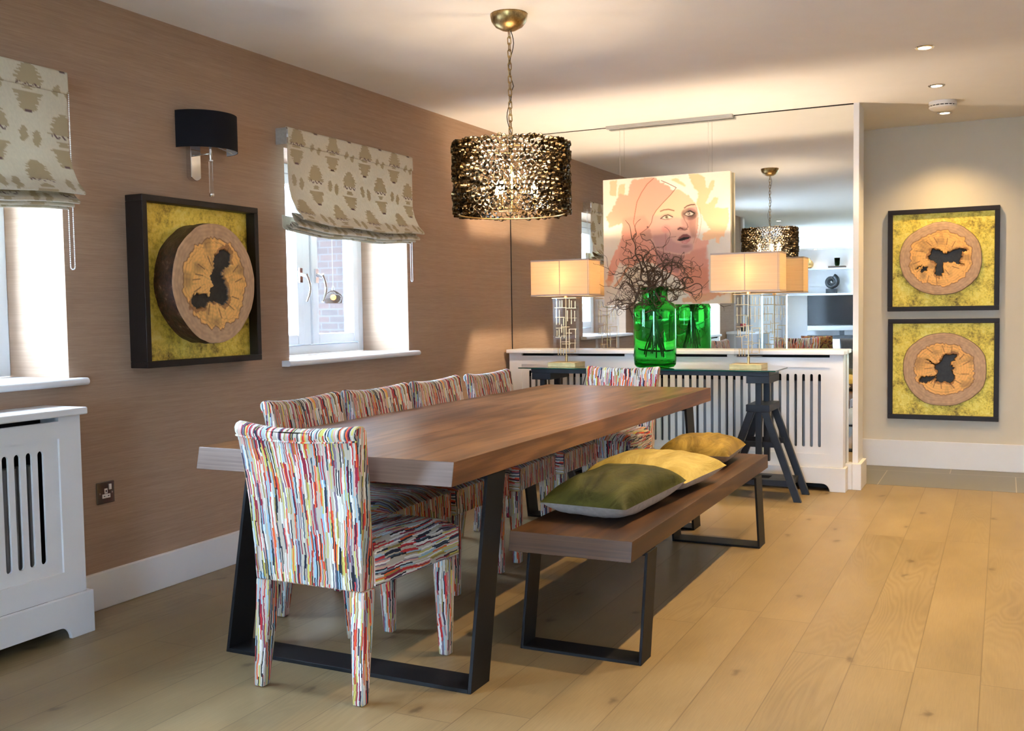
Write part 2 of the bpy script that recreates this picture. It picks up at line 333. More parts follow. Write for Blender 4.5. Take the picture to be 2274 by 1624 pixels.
# ------------------------------------------------------------------ mesh helpers
class MB:
    def __init__(s): s.bm = bmesh.new(); s.uvl = s.bm.loops.layers.uv.new('UVMap')
    def box(s, x0, x1, y0, y1, z0, z1):
        v = [s.bm.verts.new(p) for p in ((x0, y0, z0), (x1, y0, z0), (x1, y1, z0), (x0, y1, z0), (x0, y0, z1), (x1, y0, z1), (x1, y1, z1), (x0, y1, z1))]
        for f in ((0, 3, 2, 1), (4, 5, 6, 7), (0, 1, 5, 4), (1, 2, 6, 5), (2, 3, 7, 6), (3, 0, 4, 7)): s.bm.faces.new([v[i] for i in f])
        return v
    def hexa(s, pts):
        v = [s.bm.verts.new(p) for p in pts]
        for f in ((0, 3, 2, 1), (4, 5, 6, 7), (0, 1, 5, 4), (1, 2, 6, 5), (2, 3, 7, 6), (3, 0, 4, 7)): s.bm.faces.new([v[i] for i in f])
    def bar(s, p, q, w, d, side=(0, 1, 0)):
        p = Vector(p); q = Vector(q); a = (q - p).normalized(); sd = Vector(side); n = a.cross(sd).normalized(); sd = n.cross(a).normalized()
        pts = []
        for c in (p, q):
            for (i, j) in ((-1, -1), (1, -1), (1, 1), (-1, 1)): pts.append(c + n * (w / 2 * i) + sd * (d / 2 * j))
        s.hexa(pts)
    def lathe(s, prof, seg=32, c=(0, 0, 0), closed=False, axis='z'):
        rings = []
        for r, z in prof:
            ring = []
            for k in range(seg):
                a = 2 * PI * k / seg
                if axis == 'z': p = (c[0] + r * math.cos(a), c[1] + r * math.sin(a), c[2] + z)
                elif axis == 'x': p = (c[0] + z, c[1] + r * math.cos(a), c[2] + r * math.sin(a))
                else: p = (c[0] + r * math.sin(a), c[1] + z, c[2] + r * math.cos(a))
                ring.append(s.bm.verts.new(p))
            rings.append(ring)
        n = len(rings)
        for i in range(n if closed else n - 1):
            A = rings[i]; B = rings[(i + 1) % n]
            for k in range(seg): s.bm.faces.new((A[k], A[(k + 1) % seg], B[(k + 1) % seg], B[k]))
        if not closed:
            if prof[0][0] > 1e-5: s.bm.faces.new(rings[0][::-1])
            if prof[-1][0] > 1e-5: s.bm.faces.new(rings[-1])
        bmesh.ops.remove_doubles(s.bm, verts=s.bm.verts, dist=1e-6)
    def tube(s, pts, r, seg=8, closed=False, cap=True):
        pts = [Vector(p) for p in pts]; n = len(pts); rr = r if isinstance(r, (list, tuple)) else [r] * n
        rings = []; up = None
        for i, p in enumerate(pts):
            if closed: d = pts[(i + 1) % n] - pts[i - 1]
            else: d = pts[min(i + 1, n - 1)] - pts[max(i - 1, 0)]
            d.normalize()
            if up is None: up = Vector((0, 0, 1)) if abs(d.z) < .9 else Vector((1, 0, 0))
            a = d.cross(up)
            if a.length < 1e-4: a = d.cross(Vector((1, 0, 0)))
            a.normalize(); up = a.cross(d).normalized()
            rings.append([s.bm.verts.new(p + (a * math.cos(2 * PI * k / seg) + up * math.sin(2 * PI * k / seg)) * rr[i]) for k in range(seg)])
        for i in range(n if closed else n - 1):
            A = rings[i]; B = rings[(i + 1) % n]
            for k in range(seg): s.bm.faces.new((A[k], A[(k + 1) % seg], B[(k + 1) % seg], B[k]))
        if cap and not closed: s.bm.faces.new(rings[0][::-1]); s.bm.faces.new(rings[-1])
    def prism(s, outline, lo, hi, axis='y'):
        def P(a, b, h): return {'y': (a, h, b), 'x': (h, a, b), 'z': (a, b, h)}[axis]
        A = [s.bm.verts.new(P(a, b, lo)) for a, b in outline]; B = [s.bm.verts.new(P(a, b, hi)) for a, b in outline]
        n = len(outline); s.bm.faces.new(A); s.bm.faces.new(B[::-1])
        for i in range(n): s.bm.faces.new((A[i], B[i], B[(i + 1) % n], A[(i + 1) % n]))
    def sphere(s, c, r, u=12, v=8, sc=(1, 1, 1)):
        bmesh.ops.create_uvsphere(s.bm, u_segments=u, v_segments=v, radius=r, matrix=Matrix.Translation(c) @ Matrix.Diagonal((*sc, 1)))
    def build(s, name, mat, parent=None, bevel=0, smooth=False, uvmode=None, kind=None, seg=2, loc=None):
        bmesh.ops.recalc_face_normals(s.bm, faces=s.bm.faces)
        if uvmode is not None:
            for f in s.bm.faces:
                n = f.normal; ax = max(range(3), key=lambda i: abs(n[i]))
                for l in f.loops:
                    x, y, z = l.vert.co
                    l[s.uvl].uv = uvmode(x, y, z, ax)
        me = bpy.data.meshes.new(name); s.bm.to_mesh(me); s.bm.free()
        me.materials.append(M[mat] if isinstance(mat, str) else mat)
        o = bpy.data.objects.new(name, me); COL.objects.link(o)
        if parent is not None: o.parent = parent
        if loc: o.location = loc
        if smooth:
            me.polygons.foreach_set('use_smooth', [True] * len(me.polygons))
            if bevel == 0 and smooth != 'full':
                me.set_sharp_from_angle(angle=math.radians(42))
        if bevel:
            md = o.modifiers.new('bevel', 'BEVEL'); md.width = bevel; md.segments = seg; md.limit_method = 'ANGLE'; md.angle_limit = math.radians(35)
            me.polygons.foreach_set('use_smooth', [True] * len(me.polygons)); md.harden_normals = True
        if kind: o['kind'] = kind
        return o

def tag(o, label, cat, group=None):
    o['label'] = label; o['category'] = cat
    if group: o['group'] = group
    return o
def thing(name, label, cat, loc=(0, 0, 0), rz=0, group=None):
    o = bpy.data.objects.new(name, None); COL.objects.link(o); o.location = loc; o.rotation_euler = (0, 0, rz)
    o.empty_display_size = .1
    return tag(o, label, cat, group)
def sroot(name):
    o = bpy.data.objects.new(name, None); COL.objects.link(o); o['kind'] = 'structure'; return o
def dup(root, loc, rz, label=None, group=None):
    r = root.copy(); COL.objects.link(r); r.location = loc; r.rotation_euler = (0, 0, rz)
    if label: r['label'] = label
    if group: r['group'] = group
    for ch in list(root.children):
        c = ch.copy(); COL.objects.link(c); c.parent = r
        for g in list(ch.children):
            d = g.copy(); COL.objects.link(d); d.parent = c
    return r
def lamp_light(kind, loc, col, power, radius=.03, parent=None, spot=None, name='lamp_light'):
    l = bpy.data.lights.new(name, kind); l.energy = power; l.color = col; l.shadow_soft_size = radius
    if spot: l.spot_size = spot; l.spot_blend = .9
    o = bpy.data.objects.new(name, l); COL.objects.link(o); o.location = loc
    if parent: o.parent = parent
    return o

def grid_mesh(name, P, C, mat, parent=None, solid=0, wrap=False, loc=None):
    nv, nu = P.shape[:2]
    idx = np.arange(nv * nu).reshape(nv, nu)
    if wrap: idx = np.concatenate([idx, idx[:, :1]], 1)
    q = np.stack([idx[:-1, :-1], idx[:-1, 1:], idx[1:, 1:], idx[1:, :-1]], -1).reshape(-1, 4)
    me = bpy.data.meshes.new(name)
    me.vertices.add(nv * nu); me.vertices.foreach_set('co', P.reshape(-1).astype(np.float32))
    me.loops.add(q.size); me.loops.foreach_set('vertex_index', q.reshape(-1).astype(np.int32))
    me.polygons.add(len(q)); me.polygons.foreach_set('loop_start', np.arange(0, q.size, 4, dtype=np.int32)); me.polygons.foreach_set('loop_total', np.full(len(q), 4, dtype=np.int32))
    me.update(calc_edges=True); me.validate()
    me.polygons.foreach_set('use_smooth', [True] * len(me.polygons))
    if C is not None:
        C = np.clip(C, 0, 1); L = np.where(C <= .04045, C / 12.92, ((C + .055) / 1.055) ** 2.4)
        a = me.color_attributes.new('paint', 'FLOAT_COLOR', 'POINT')
        a.data.foreach_set('color', np.concatenate([L.reshape(-1, 3), np.ones((nv * nu, 1))], 1).reshape(-1).astype(np.float32))
    me.materials.append(M[mat]); o = bpy.data.objects.new(name, me); COL.objects.link(o)
    if parent: o.parent = parent
    if loc: o.location = loc
    if solid:
        md = o.modifiers.new('thickness', 'SOLIDIFY'); md.thickness = solid; md.offset = 0
    return o

# numpy painting helpers
def inpoly(X, Y, poly):
    r = np.zeros(X.shape, bool); n = len(poly); j = n - 1
    for i in range(n):
        xi, yi = poly[i]; xj, yj = poly[j]
        if yi != yj:
            r ^= ((yi > Y) != (yj > Y)) & (X < (xj - xi) * (Y - yi) / (yj - yi) + xi)
        j = i
    return r
def linedist(X, Y, pts):
    d = np.full(X.shape, 1e9)
    for (x0, y0), (x1, y1) in zip(pts[:-1], pts[1:]):
        dx, dy = x1 - x0, y1 - y0; t_ = np.clip(((X - x0) * dx + (Y - y0) * dy) / (dx * dx + dy * dy + 1e-9), 0, 1)
        d = np.minimum(d, np.hypot(X - x0 - t_ * dx, Y - y0 - t_ * dy))
    return d
def blur(A, n):
    for _ in range(n):
        B = A.copy(); B[1:] += A[:-1]; B[:-1] += A[1:]; B[:, 1:] += A[:, :-1]; B[:, :-1] += A[:, 1:]
        cnt = np.full(A.shape[:2], 5.0); cnt[0] -= 1; cnt[-1] -= 1; cnt[:, 0] -= 1; cnt[:, -1] -= 1
        A = B / (cnt if A.ndim == 2 else cnt[..., None])
    return A
rs = np.random.RandomState(3)
def vnoise(X, Y, s, seed=0):
    r = np.random.RandomState(seed + 17).rand(256, 256); x = X / s; y = Y / s
    xi = np.floor(x).astype(int); yi = np.floor(y).astype(int); fx = x - xi; fy = y - yi
    fx = fx * fx * (3 - 2 * fx); fy = fy * fy * (3 - 2 * fy); g = lambda a, b: r[a % 256, b % 256]
    return (g(xi, yi) * (1 - fx) + g(xi + 1, yi) * fx) * (1 - fy) + (g(xi, yi + 1) * (1 - fx) + g(xi + 1, yi + 1) * fx) * fy

# ================================================================== SETTING
OUT = -3.62
m = MB(); m.box(-4.2, RX + .1, BY - .1, 6.78, -.12, 0); m.build('floor', 'oak_floor', kind='structure')
m = MB(); m.box(-1.35, RX + .1, 6.7805, HY + .1, -.12, .001); m.build('floor_hall', 'grey_tile', kind='structure')
m = MB(); m.box(-4.0, RX + .1, BY - .1, -.9, CE, CE + .15); m.box(OUT, RX + .1, -.9, HY + .1, CE, CE + .15); m.build('ceiling', 'ceiling_paint', kind='structure')
m = MB()
holes = [(.30, 1.10, 0, 2.1), (1.57, 2.69, .925, 1.98), (4.01, 5.134, .925, 1.98)]
yy = -.9
for (a, b, z0, z1) in holes:
    m.box(OUT, LX, yy, a, 0, CE)
    if z0 > 0: m.box(OUT, LX, a, b, 0, z0 - .03)
    m.box(OUT, LX, a, b, z1, CE); yy = b
m.box(OUT, LX, yy, 6.80, 0, CE)
m.build('wall_left', 'grasscloth', kind='structure')
m = MB(); m.box(LX, -.845, MY + .022, 6.78, 0, CE); m.box(-.845, -.812, MY + .0, 6.78, 0, CE)
m.build('wall_front', 'white_gloss', kind='structure')
m = MB(); m.box(-1.2, RX, HY, HY + .12, 0, CE); m.box(-1.3, -1.2, 6.7805, HY + .12, 0, CE); m.build('wall_hall', 'hall_paint', kind='structure')
m = MB()
m.box(-4.2, -.1, BY - .12, BY, 0, CE); m.box(1.4, RX + .1, BY - .12, BY, 0, CE); m.box(-.1, 1.4, BY - .12, BY, 2.15, CE); m.build('wall_back', 'ceiling_paint', kind='structure')
m = MB()
m.box(RX, RX + .15, BY, HY, 0, CE)
m.build('wall_right', 'low_bounce_paint', kind='structure')
m = MB()
m.box(-3.95, -3.65, BY, -5.25, 0, CE); m.box(-3.95, -3.65, -3.6, -.9, 0, CE); m.box(-3.95, -3.65, -5.25, -3.6, 2.1, CE)
m.build('wall_living', 'ceiling_paint', kind='structure')
m = MB(); m.box(-3.66, LX + .03, -1.02, -.9, 0, CE); m.build('trim_1', 'white_gloss', kind='structure')
m = MB(); m.box(-3.65, -.5, BY, -5.75, 2.2, CE); m.build('trim_2', 'ceiling_paint', kind='structure')

# skirting boards
def skirting(name, pts, prof_d=.02, h=.148):
    m = MB(); (x0, x1, y0, y1) = pts
    m.box(x0, x1, y0, y1, 0, h); m.build(name, 'white_gloss', bevel=.004, kind='structure')
skirting('baseboard_left', (LX, LX + .02, 2.62, 6.40))
skirting('baseboard_hall', (-1.2, RX, HY - .02, HY), h=.19)
m = MB(); m.box(-.885, -.845, MY - .025, MY - .001, 0, .165); m.box(-.845, -.790, MY - .025, 6.80, 0, .165)
m.build('baseboard_front', 'white_gloss', bevel=.003, kind='structure')

# mirror covering the end wall, with its dark shadow gaps
def mir_y(x): return MY + .006 * (x + 2.0)
m = MB()
xa, xb = LX + .006, -.846
m.hexa([(xa, mir_y(xa), .003), (xb, mir_y(xb), .003), (xb, MY + .021, .003), (xa, MY + .021, .003),
        (xa, mir_y(xa), CE - .006), (xb, mir_y(xb), CE - .006), (xb, MY + .021, CE - .006), (xa, MY + .021, CE - .006)])
mo = m.build('wall_mirror', 'mirror_silver'); tag(mo, 'huge frameless mirror covering the end wall behind the console table', 'mirror')
m = MB(); m.box(LX, -.846, MY - .002, MY + .021, CE - .0055, CE - .0005); m.box(LX, LX + .0055, MY - .010, MY + .021, 0, CE - .0055)
m.build('trim_3', 'dark_void', kind='structure')

# windows
def make_window(name, y0, y1, z0, z1):
    r = sroot(name)
    m = MB(); fw = .055; xo, xi = WX - .05, WX + .015
    m.box(xo, xi, y0, y0 + fw, z0, z1); m.box(xo, xi, y1 - fw, y1, z0, z1)
    m.box(xo, xi, y0 + fw, y1 - fw, z0, z0 + fw); m.box(xo, xi, y0 + fw, y1 - fw, z1 - fw, z1)
    yc = (y0 + y1) / 2 + .01; m.box(xo, xi + .002, yc - .035, yc + .035, z0 + fw, z1 - fw)
    m.build('window_frame', 'upvc', r, bevel=.006)
    for a, b in ((y0 + fw + .003, yc - .038), (yc + .038, y1 - fw - .003)):
        m = MB(); s = .058; za, zb = z0 + fw + .003, z1 - fw - .003
        X0, X1 = WX - .045, WX + .028
        m.box(X0, X1, a, a + s, za, zb); m.box(X0, X1, b - s, b, za, zb); m.box(X0, X1, a + s, b - s, za, za + s); m.box(X0, X1, a + s, b - s, zb - s, zb)
        sash = m.build('sash', 'upvc', r, bevel=.008)
        m = MB(); m.box(WX - .012, WX - .006, a + s, b - s, za + s, zb - s); m.build('pane', 'window_glass', r)
    for yh in (yc - .075, yc + .070):
        m = MB(); zc = 1.365
        m.box(WX + .028, WX + .040, yh - .013, yh + .013, zc - .035, zc + .045)
        m.tube([(WX + .040, yh, zc + .01), (WX + .075, yh, zc)], .011, 10)
        pts = [(WX + .075 + .004 * math.sin(k / 8 * PI), yh - .002 + .030 * math.sin(k / 8 * PI), zc + .012 - .155 * k / 8) for k in range(9)]
        m.tube(pts, [.010, .009, .008, .0075, .0075, .0075, .007, .006, .005], 10)
        m.build('window_handle', 'chrome', r, smooth=True)
    m = MB(); n = 6
    prof = [(WX + .015, z0), (WX + .015, z0 - .029)] + [(LX + .04 + .0145 * math.sin(PI * k / n), z0 - .0145 - .0145 * math.cos(PI * k / n)) for k in range(n + 1)]
    m.prism(prof, y0 + .001, y1 - .001, 'y')
    m2 = [(LX + .0005, z0), (LX + .0005, z0 - .029)] + prof[2:]
    m.prism(m2, y0 - .06, y0 + .001, 'y'); m.prism(m2, y1 - .001, y1 + .05, 'y')
    m.build('window_sill', 'white_gloss', r, smooth=True)
    return r
make_window('window_1', 1.57, 2.69, .925, 1.98)
make_window('window_2', 4.01, 5.134, .925, 1.98)
# glazed doors / far windows that the mirror shows, plus an added unseen door
def glazed(name, X, y0, y1, z0, z1, n, face=1):
    r = sroot(name); m = MB(); f = .06
    m.box(X - .03, X + .03, y0, y1, z0, z0 + f); m.box(X - .03, X + .03, y0, y1, z1 - f, z1)
    for k in range(n + 1):
        yc = y0 + f / 2 + (y1 - y0 - f) * k / n; m.box(X - .029, X + .029, yc - f / 2, yc + f / 2, z0 + f, z1 - f)
    m.build('window_frame', 'upvc', r)
    for k in range(n):
        a = y0 + f + (y1 - y0 - f) * k / n; b = y0 + (y1 - y0 - f) * (k + 1) / n
        m = MB(); m.box(X - .004, X + .004, a, b, z0 + f, z1 - f); m.build('pane', 'window_glass', r)
    return r
glazed('door_1', WX, .30, 1.10, 0.002, 2.1, 1)
glazed('window_3', -3.80, -5.25, -3.6, 0.002, 2.1, 2)
g = glazed('fill_door', 0, -.75, .75, 0.002, 2.15, 2); g.location = (.65, BY - .06, 0); g.rotation_euler = (0, 0, PI / 2)  # unseen door, added to send daylight forward from behind the camera

# outside
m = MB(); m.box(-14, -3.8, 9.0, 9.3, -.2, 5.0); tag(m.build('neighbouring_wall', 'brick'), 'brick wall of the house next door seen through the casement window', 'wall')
m = MB(); m.box(-14, -3.8, 6.9, 9.0, 2.95, 3.05); m.build('added_shade_roof', 'frame_dark', kind='structure')  # unseen roof, added to keep sky light off the brick wall
m = MB(); m.box(-30, OUT - .4, -25, 25, -.3, -.2); m.build('ground', 'paving', kind='structure')
m = MB(); m.box(-3.9, 30, -25, BY - .3, -.3, -.2); m.build('ground_garden', 'grass', kind='structure')

# ================================================================== RADIATOR COVERS
def cover(name, label, length, depth, z, slots, panel, slot_z, plinth_ext, feet, topslots, loc, rz, slot_w=.018, ptop=.15):
    """local: front face looks to -y, runs along x from -length to 0 (0 = right end), back at y = 0"""
    r = thing(name, label, 'radiator cover', loc, rz)
    t_ = .018; F = -depth
    # front panel with slots, built from strips
    def strip_panel():
        m = MB(); px0, px1, pz0, pz1 = panel; rec = .009
        zt0, zt1 = topslots[2], topslots[3]
        # outer frame (proud)
        m.box(-length, px0, F, F + t_, ptop, z - .001); m.box(px1, 0, F, F + t_, ptop, z - .001)
        m.box(px0, px1, F, F + t_, ptop, pz0); m.box(px0, px1, F, F + t_, pz1, zt0)
        # recessed panel with vertical slots
        xs = sorted(slots); cur = px0; sz0, sz1 = slot_z
        for s_ in xs:
            a, b = s_ - slot_w / 2, s_ + slot_w / 2
            m.box(cur, a, F + rec, F + t_, pz0, pz1)
            arc = [(b, pz1), (a, pz1)] + [(s_ - slot_w / 2 * math.cos(PI * k / 6), sz1 - slot_w / 2 + slot_w / 2 * math.sin(PI * k / 6)) for k in range(7)]
            m.prism(arc, F + rec, F + t_, 'y')
            arc = [(a, pz0), (b, pz0)] + [(s_ + slot_w / 2 * math.cos(PI * k / 6), sz0 + slot_w / 2 - slot_w / 2 * math.sin(PI * k / 6)) for k in range(7)]
            m.prism(arc, F + rec, F + t_, 'y')
            cur = b
        m.box(cur, px1, F + rec, F + t_, pz0, pz1)
        # strip above with the long air slot (bridges between slot runs)
        edges = topslots[0]
        for a, b in edges: m.box(a, b, F + .001, F + t_, zt0, z - .001)
        return m
    strip_panel().build('front_panel', 'white_gloss', r)
    for xa in (-length, -.018):
        m = MB(); m.box(xa, xa + .018, F + t_, -.001, 0, z - .001); m.build('side_panel', 'white_gloss', r)
    m = MB(); m.box(-length - .012, .012, F - .03, -.001, z, z + .026); m.build('top_shelf', 'white_gloss', r, bevel=.005)
    # plinth with scalloped foot cut
    e = plinth_ext; (fa, fb) = feet; hz = .048
    out = [(-length - .02, 0), (fa, 0)] + [(fa + .045 * (1 - math.cos(k / 6 * PI / 2)), hz * math.sin(k / 6 * PI / 2)) for k in range(1, 7)] + \
          [(fb - .045 * (1 - math.sin(k / 6 * PI / 2)), hz * math.cos(k / 6 * PI / 2)) for k in range(7)] + [(.018, 0), (.018, ptop), (-length - .02, ptop)]
    m = MB(); m.prism(out, F - .018, F - .0005, 'y')
    m.build('plinth', 'white_gloss', r, bevel=.003)
    m = MB(); m.box(.0005, .018, F, -.03, 0, ptop); m.build('plinth_return', 'white_gloss', r, bevel=.003)
    # radiator inside
    m = MB(); rad0 = -length + .12; n = int((length - .24) / .04)
    for k in range(n): m.box(rad0 + k * .04, rad0 + k * .04 + .032, F + .055, F + .10, .14, z - .17)
    m.build('radiator', 'cabinet_grey', r)
    m = MB(); m.box(-length + .019, -.019, -.004, -.0015, .002, z - .003); m.build('back_board', 'dark_void', r)
    return r
# along the mirror wall: right end at x=-0.885
n2 = 37; s0, s1 = -3.018, -1.028
sl = [s0 + (s1 - s0) * k / (n2 + 4) for k in range(n2 + 5)]
L2 = 2.29; rx = -.885
cover('radiator_cover', 'long white slatted radiator cover under the mirror behind the console table', L2, .115, .852,
      [x - rx for x in sl], (-3.079 - rx, -.965 - rx, .232, .772), (.272, .731), .02, (-2.24, -.078),
      ([(-L2, -2.19), (-1.42, -1.36), (-.72, -.66), (-.08, 0)], None, .834, .85), (rx, MY - .01, 0), 0)
sl1 = [2.405 - .0465 * k for k in range(28)]
Lc = 1.46; ry = 2.57
# left wall cover: local x -> world y (front looks to +x): rotate +90deg, local -y -> +x
cover('radiator_cover', 'white slatted radiator cover under the left window at the photo edge', Lc, .19, .805,
      [y - ry for y in sl1], (1.20 - ry, 2.478 - ry, .242, .726), (.287, .69), .02, (-1.35, -.085),
      ([(-Lc, -1.37), (-.09, 0)], None, .787, .80), (LX, ry, 0), PI / 2, slot_w=.024, ptop=.155)

# ================================================================== DINING TABLE & BENCH
def slab(m, x0, x1, y0, y1, z0, z1, e=.012):
    m.hexa([(x0, y0 - e, z0), (x1, y0 - e, z0), (x1, y1 + e * .3, z0), (x0, y1 + e * .3, z0), (x0, y0, z1), (x1, y0, z1), (x1, y1, z1), (x0, y1, z1)])
def hoop(m, x0, x1, yb, yt, z1, d, t_, zb=.0):
    """flat bar frame: bottom at y=yb, top at y=yt (centre of the bar depth), leaning along y"""
    def q(xa, xb, za, zb2):
        def Y(zz): return yb + (yt - yb) * zz / z1
        m.hexa([(xa, Y(za) - d / 2, za), (xb, Y(za) - d / 2, za), (xb, Y(za) + d / 2, za), (xa, Y(za) + d / 2, za),
                (xa, Y(zb2) - d / 2, zb2), (xb, Y(zb2) - d / 2, zb2), (xb, Y(zb2) + d / 2, zb2), (xa, Y(zb2) + d / 2, zb2)])
    q(x0, x0 + t_, 0, z1); q(x1 - t_, x1, 0, z1); q(x0 + t_, x1 - t_, 0, t_); q(x0 + t_, x1 - t_, z1 - t_, z1)
TZ = .72
def endgrain(o, mat):
    o.data.materials.append(M[mat])
    for p in o.data.polygons:
        if abs(p.normal.y) > .7: p.material_index = 1
tb = thing('dining_table', 'long dark oak dining table with thick top on black steel legs', 'table', (-1.916, 3.94, 0))
m = MB(); slab(m, -.488, .486, -1.42, 1.42, TZ - .072, TZ, .016); endgrain(m.build('tabletop', 'walnut', tb, bevel=.002), 'walnut_end')
m = MB(); hoop(m, -.475, .482, 2.664 - 3.94, 2.80 - 3.94, TZ - .0725, .122, .012); m.build('leg_frame', 'black_metal', tb, bevel=.0015)
m = MB(); hoop(m, -.475, .482, 5.10 - 3.94, 4.97 - 3.94, TZ - .0725, .122, .012); m.build('leg_frame', 'black_metal', tb, bevel=.0015)
BZ = .42
bn = thing('bench', 'long dark oak bench on black steel legs beside the dining table', 'bench', (-1.263, 3.99, 0))
m = MB(); slab(m, -.218, .214, -1.01, 1.02, BZ - .066, BZ, .014); endgrain(m.build('seat', 'walnut_dark', bn, bevel=.002), 'walnut_dark_end')
m = MB(); hoop(m, -.214, .22, 3.088 - 3.99, 3.165 - 3.99, BZ - .0665, .10, .010); m.build('leg_frame', 'black_metal', bn, bevel=.0015)
m = MB(); hoop(m, -.206, .226, 4.829 - 3.99, 4.752 - 3.99, BZ - .0665, .122, .010); m.build('leg_frame', 'black_metal', bn, bevel=.0015)

# ================================================================== CHAIRS
def uv_vert(off):       # stripes run up the piece
    def f(x, y, z, ax):
        if ax == 0: return (y + .77 + off, z)
        if ax == 1: return (x + off, z)
        return (x + off, y + 1.3)
    return f
def uv_seat(off):
    def f(x, y, z, ax):
        if ax == 0: return (z + 2.3 + off, y)
        if ax == 1: return (x + off, z)
        return (x + off, y + .46 + .5)
    return f
def make_chair(label, off):
    r = thing('dining_chair', label, 'chair')
    # backrest: closed profile swept over the width, waisted towards the seat
    m = MB(); nx = 14
    prof = [(-.262, .335), (-.264, .45), (-.272, .58), (-.286, .70), (-.300, .785), (-.310, .800), (-.312, .815), (-.303, .828), (-.285, .833), (-.265, .829), (-.252, .815),
            (-.240, .74), (-.222, .62), (-.205, .48), (-.198, .40), (-.198, .335)]
    rows = []
    for i in range(nx + 1):
        s = -1 + 2 * i / nx; ring = []
        for (y, z) in prof:
            k = (z - .335) / .5; wd = .201 + .028 * k ** 1.2
            yb = -.020 * (1 - s * s) * k; zz = z - .014 * (1 - s * s) * max(0, (z - .7) / .13)
            e = 1 - .0 * abs(s)
            ring.append(m.bm.verts.new((s * wd, y + yb, zz)))
        rows.append(ring)
    n = len(prof)
    arc = [0]
    for i in range(n): 
        a, b = prof[i], prof[(i + 1) % n]; arc.append(arc[-1] + math.hypot(a[0] - b[0], a[1] - b[1]))
    for i in range(nx):
        for j in range(n):
            f = m.bm.faces.new((rows[i][j], rows[i + 1][j], rows[i + 1][(j + 1) % n], rows[i][(j + 1) % n]))
            for l, (ii, jj) in zip(f.loops, ((i, j), (i + 1, j), (i + 1, j + 1), (i, j + 1))):
                l[m.uvl].uv = ((-1 + 2 * ii / nx) * .22 + off, arc[jj] + .335)
    for row, sgn in ((rows[0], -1), (rows[-1], 1)):
        f = m.bm.faces.new(row)
        for l in f.loops: l[m.uvl].uv = (l.vert.co.y + .9 + off + sgn, l.vert.co.z)
    bo = m.build('backrest', 'striped_velvet', r, bevel=.009, seg=3)
    # seam piping under the rolled top
    m = MB(); pts = []
    for i in range(nx + 1):
        s = -1 + 2 * i / nx; k = .9
        pts.append((s * (.201 + .028 * k), -.3035 - .020 * (1 - s * s) * k, .789 - .014 * (1 - s * s) * .68))
    m.tube(pts, .003, 6); m.build('piping', 'striped_velvet', r, uvmode=lambda x, y, z, ax: (x + .003 + off, z), smooth=True)
    # seat
    m = MB(); nx, ny = 10, 12; P = {}
    for i in range(nx + 1):
        for j in range(ny + 1):
            s = -1 + 2 * i / nx; q = j / ny
            y = -.197 + .452 * q; wd = .206 + .026 * q
            ed = min(1, (1 - abs(s)) * 5, (1 - q) * 6 + .0)
            z = .438 + .032 * math.sqrt(max(0, ed)) + .004 * math.cos(s * 1.4)
            P[i, j] = m.bm.verts.new((s * wd, y, z))
    Bv = {}
    for i in range(nx + 1):
        for j in range(ny + 1):
            if i in (0, nx) or j in (0, ny):
                c = P[i, j].co; Bv[i, j] = m.bm.verts.new((c.x, c.y, .338 + (.0 if j > 2 else 0)))
    for i in range(nx):
        for j in range(ny): m.bm.faces.new((P[i, j], P[i + 1, j], P[i + 1, j + 1], P[i, j + 1]))
    loop = [(i, 0) for i in range(nx)] + [(nx, j) for j in range(ny)] + [(i, ny) for i in range(nx, 0, -1)] + [(0, j) for j in range(ny, 0, -1)]
    for a, b in zip(loop, loop[1:] + loop[:1]): m.bm.faces.new((P[b], P[a], Bv[a], Bv[b]))
    m.bm.faces.new([Bv[a] for a in loop])
    m.build('seat', 'striped_velvet', r, bevel=.006, uvmode=uv_seat(off + .4))
    for sx in (-1, 1):
        for fr in (0, 1):
            if fr: top = (sx * .193, .215); bot = (sx * .190, .222)
            else: top = (sx * .178, -.226); bot = (sx * .188, -.262)
            a, b = .029, .018
            m = MB(); pts = []
            for (cx, cyy), h, z in ((bot, b, 0), (top, a, .3365)):
                pts += [(cx - h, cyy - h, z), (cx + h, cyy - h, z), (cx + h, cyy + h, z), (cx - h, cyy + h, z)]
            m.hexa(pts)
            m.build('leg', 'striped_velvet', r, bevel=.006, uvmode=uv_vert(off + sx * .31 + fr * .57))
    return r
ch = make_chair('striped velvet dining chair at the near end of the table, its back to the viewer', 0)
ch.location = (-1.878, 2.668, 0); ch.rotation_euler = (0, 0, math.radians(-1.2))
side = make_chair('striped velvet dining chair on the window side, nearest of the four', 1.7)
side.location = (-2.215, 3.20, 0); side.rotation_euler = (0, 0, -PI / 2 + math.radians(1)); side['group'] = 'striped chairs along the window side of the table'
ch['group'] = 'striped chairs at the table ends'
G1 = side['group']
dup(side, (-2.215, 3.71, 0), -PI / 2 - math.radians(1.5), 'striped velvet dining chair on the window side, second from the camera', G1)
dup(side, (-2.225, 4.265, 0), -PI / 2 + math.radians(3), 'striped velvet dining chair on the window side, third from the camera', G1)
dup(side, (-2.215, 4.79, 0), -PI / 2 + math.radians(0), 'striped velvet dining chair on the window side, farthest of the four', G1)
fc = dup(ch, (-2.06, 5.43, 0), PI, 'striped velvet dining chair at the far end, before the console table', ch['group']); fc.scale = (1, 1, .975)

